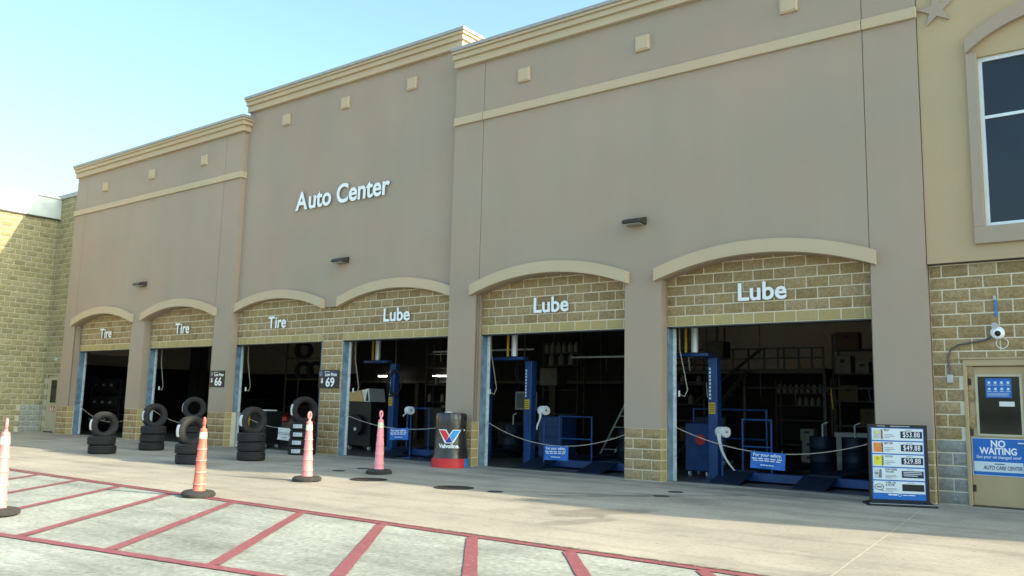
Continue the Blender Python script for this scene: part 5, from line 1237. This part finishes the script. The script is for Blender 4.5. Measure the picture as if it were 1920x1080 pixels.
pipe_frame(4.15, 2.9, 1.7, 1.45, 'blue pipe frame behind the cabinet with the red disc')
def drum(x, y, lab, mt_='liftdark'):
    c = thing('oil_drum', lab, 'drum', (x, y, 0), 'oil drums in the shop')
    MB().lathe([(0.28, 0), (0.29, 0.02), (0.285, 0.30), (0.295, 0.315), (0.285, 0.33), (0.285, 0.60), (0.295, 0.615), (0.285, 0.63), (0.285, 0.86), (0.29, 0.88), (0.26, 0.87)], (x, y, 0), 24).build('body', M[mt_], c, smooth=True)
    MB().tube([(x, y, 0.87), (x, y, 1.15), (x + 0.12, y, 1.2)], 0.02, 8).build('pump', M['galv'], c)
drum(6.5, 4.6, 'dark drum with hand pump behind the safety sign of the nearest bay')
drum(7.15, 4.8, 'dark drum with hand pump left of the price board, inside the nearest bay')
drum(1.7, 4.2, 'dark drum with hand pump behind the rope, right of the barrel')
drum(-2.3, 4.6, 'dark drum with hand pump deep behind the barrel')
c = thing('step_ladder', 'steel ladder leaning deep in the bay right of the barrel', 'ladder', (0.2, 6.4, 0))
for dx in (0, 0.45): MB().tube([(-0.4 + dx, 6.2, 0), (0.9 + dx, 6.9, 3.0)], 0.025, 6).build('rail', M['galv'], c)
for q in range(9):
    t = 0.08 + q * 0.105; MB().tube([(-0.4 + 1.3 * t, 6.2 + 0.7 * t, 3.0 * t), (0.05 + 1.3 * t, 6.2 + 0.7 * t, 3.0 * t)], 0.015, 6).build('rung', M['galv'], c)
for q, (x, y, z0, z1, lab) in enumerate(((-1.2, 5.0, 2.0, 2.5, 'box shaped heater hanging high in the bay right of the barrel'), (2.9, 7.0, 2.85, 3.3, 'box shaped heater hanging over the railing of the nearest bay'))):
    c = thing('unit_heater', lab, 'heater', (x, y, z0)); MB().box(x - 0.3, x + 0.3, y - 0.25, y + 0.25, z0, z1).build('casing', M['steel'], c, bevel=0.01)
    for k in range(5): MB().box(x - 0.26, x + 0.26, y - 0.27, y - 0.252, z0 + 0.05 + k * 0.08, z0 + 0.08 + k * 0.08).build('louver', M['steel'], c)
    MB().tube([(x, y, z1), (x, y, 5.55)], 0.015, 6).build('hanger', M['steel'], c)
shelf(-8.2, -6.2, 7.2, 7.6, (0.5, 1.0, 1.5, 2.1, 2.7, 3.2), 'steel shelf in the dark behind the tan hooded machine')
shelf(0.2, 1.6, 9.0, 9.4, (0.5, 1.1, 1.6, 2.2, 2.8), 'steel shelf in the dark left of the bottle rows')
for i in range(6): put_bottle(-8.0 + i * 0.3, 7.2, (2.102 if i % 2 else 1.502), ('leftmost', 'second', 'third', 'fourth', 'fifth', 'rightmost')[i] + ' pale can on the shelf behind the tan hooded machine', 'cans behind the tan hooded machine', 1.3)
for i in range(5): put_bottle(0.35 + i * 0.27, 9.0, (1.602 if i % 2 else 2.202), ('leftmost', 'second', 'middle', 'fourth', 'rightmost')[i] + ' pale can on the shelf left of the bottle rows', 'cans left of the bottle rows', 1.3)
carton(1.0, 9.2, 0.502, 0.45, 0.35, 0.4, 'card', 'brown carton low on the shelf left of the bottle rows', 'cartons deep in the shop')
carton(-7.2, 7.4, 1.002, 0.5, 0.35, 0.38, 'cardwhite', 'white carton on the shelf behind the tan hooded machine', 'cartons deep in the shop')
# two parked cars inside
def car(x, y, heading, lab):
    c = thing('parked_car', lab, 'car', (x, y, 0), 'dark cars inside the shop', heading)
    prof = [(-2.2, 0.30), (-2.25, 0.62), (-2.15, 0.88), (-1.75, 0.98), (-1.15, 1.36), (-0.7, 1.46), (0.3, 1.44), (0.95, 1.02), (1.9, 0.88), (2.2, 0.70), (2.25, 0.40), (2.1, 0.28)]
    n = len(prof); mb = MB(); W = [(-0.88, 1.0), (-0.84, 0.0), (0.84, 0.0), (0.88, 1.0)]
    sec = []
    for (s_, inset) in ((-0.80, 0.05), (-0.88, 0.0), (0.88, 0.0), (0.80, 0.05)):
        k = len(mb.v)
        for (a, z) in prof:
            tuck = 0.16 * max(0, z - 0.9) / 0.5
            mb.v.append(((s_ - math.copysign(tuck, s_)), a * (1 - inset * 0.3), z - (inset * 0.6 if z > 0.5 else 0)))
        sec.append(k)
    for a, b_ in zip(sec, sec[1:]):
        for i in range(n): mb.f.append((a + i, a + (i + 1) % n, b_ + (i + 1) % n, b_ + i)); mb.mi.append(0)
    mb.f.append(tuple(sec[0] + i for i in range(n))); mb.f.append(tuple(sec[-1] + i for i in reversed(range(n)))); mb.mi += [0, 0]
    mb.build('body', M['carbody'], c, smooth=True, local=True)
    for sx in (-1, 1):
        for yy in (-1.35, 1.35):
            MB().lathe([(0.2, -0.09), (0.31, -0.10), (0.33, -0.06), (0.33, 0.06), (0.31, 0.10), (0.2, 0.09)], (sx * 0.80, yy, 0.33), 24, 'x').build('wheel', M['rubber'], c, smooth=True, local=True)
        MB().box(sx * 0.72 - 0.12, sx * 0.72 + 0.12, -2.27, -2.16, 0.72, 0.88).build('tail_light', M['tailred'], c, local=True, bevel=0.01)
        MB().prism([(-0.55, 1.0), (0.55, 1.0), (0.45, 1.30), (-0.45, 1.30)], 0, 0.01).xf(Matrix.Translation((0, -1.47, 0.0)) @ Matrix.Rotation(0, 4, 'X')).build('rear_glass', M['glass'], c, local=True) if sx > 0 else None
    MB().box(-0.26, 0.26, -2.275, -2.262, 0.52, 0.64).build('number_plate', M['paper'], c, local=True)
car(-10.1, 5.4, 0.0, 'dark car with red tail light parked deep in the third bay')
car(-21.0, 9.5, 1.2, 'dark car low behind the tires in the second bay')
# hanging shop lights that are lit
for (x, y, z, ln, lab) in ((-13.3, 10.0, 2.52, 0.5, 'left small lit tube light deep in the bay left of the barrel'), (-12.45, 10.0, 2.50, 0.25, 'middle small lit tube light deep in the bay left of the barrel'), (-10.1, 10.0, 2.52, 0.7, 'longest lit tube light deep in the bay left of the barrel')):
    c = thing('tube_light', lab, 'light', (x, y, z), 'lit tube lights in the shop')
    MB().box(x - ln / 2, x + ln / 2, y - 0.05, y + 0.05, z + 0.035, z + 0.08).build('housing', M['white'], c)
    MB().tube([(x - ln / 2, y, z), (x + ln / 2, y, z)], 0.02, 8).build('tube', M['tube'], c)
    MB().tube([(x, y, z + 0.08), (x, y, 5.55)], 0.008, 5).build('hanger', M['steel'], c)
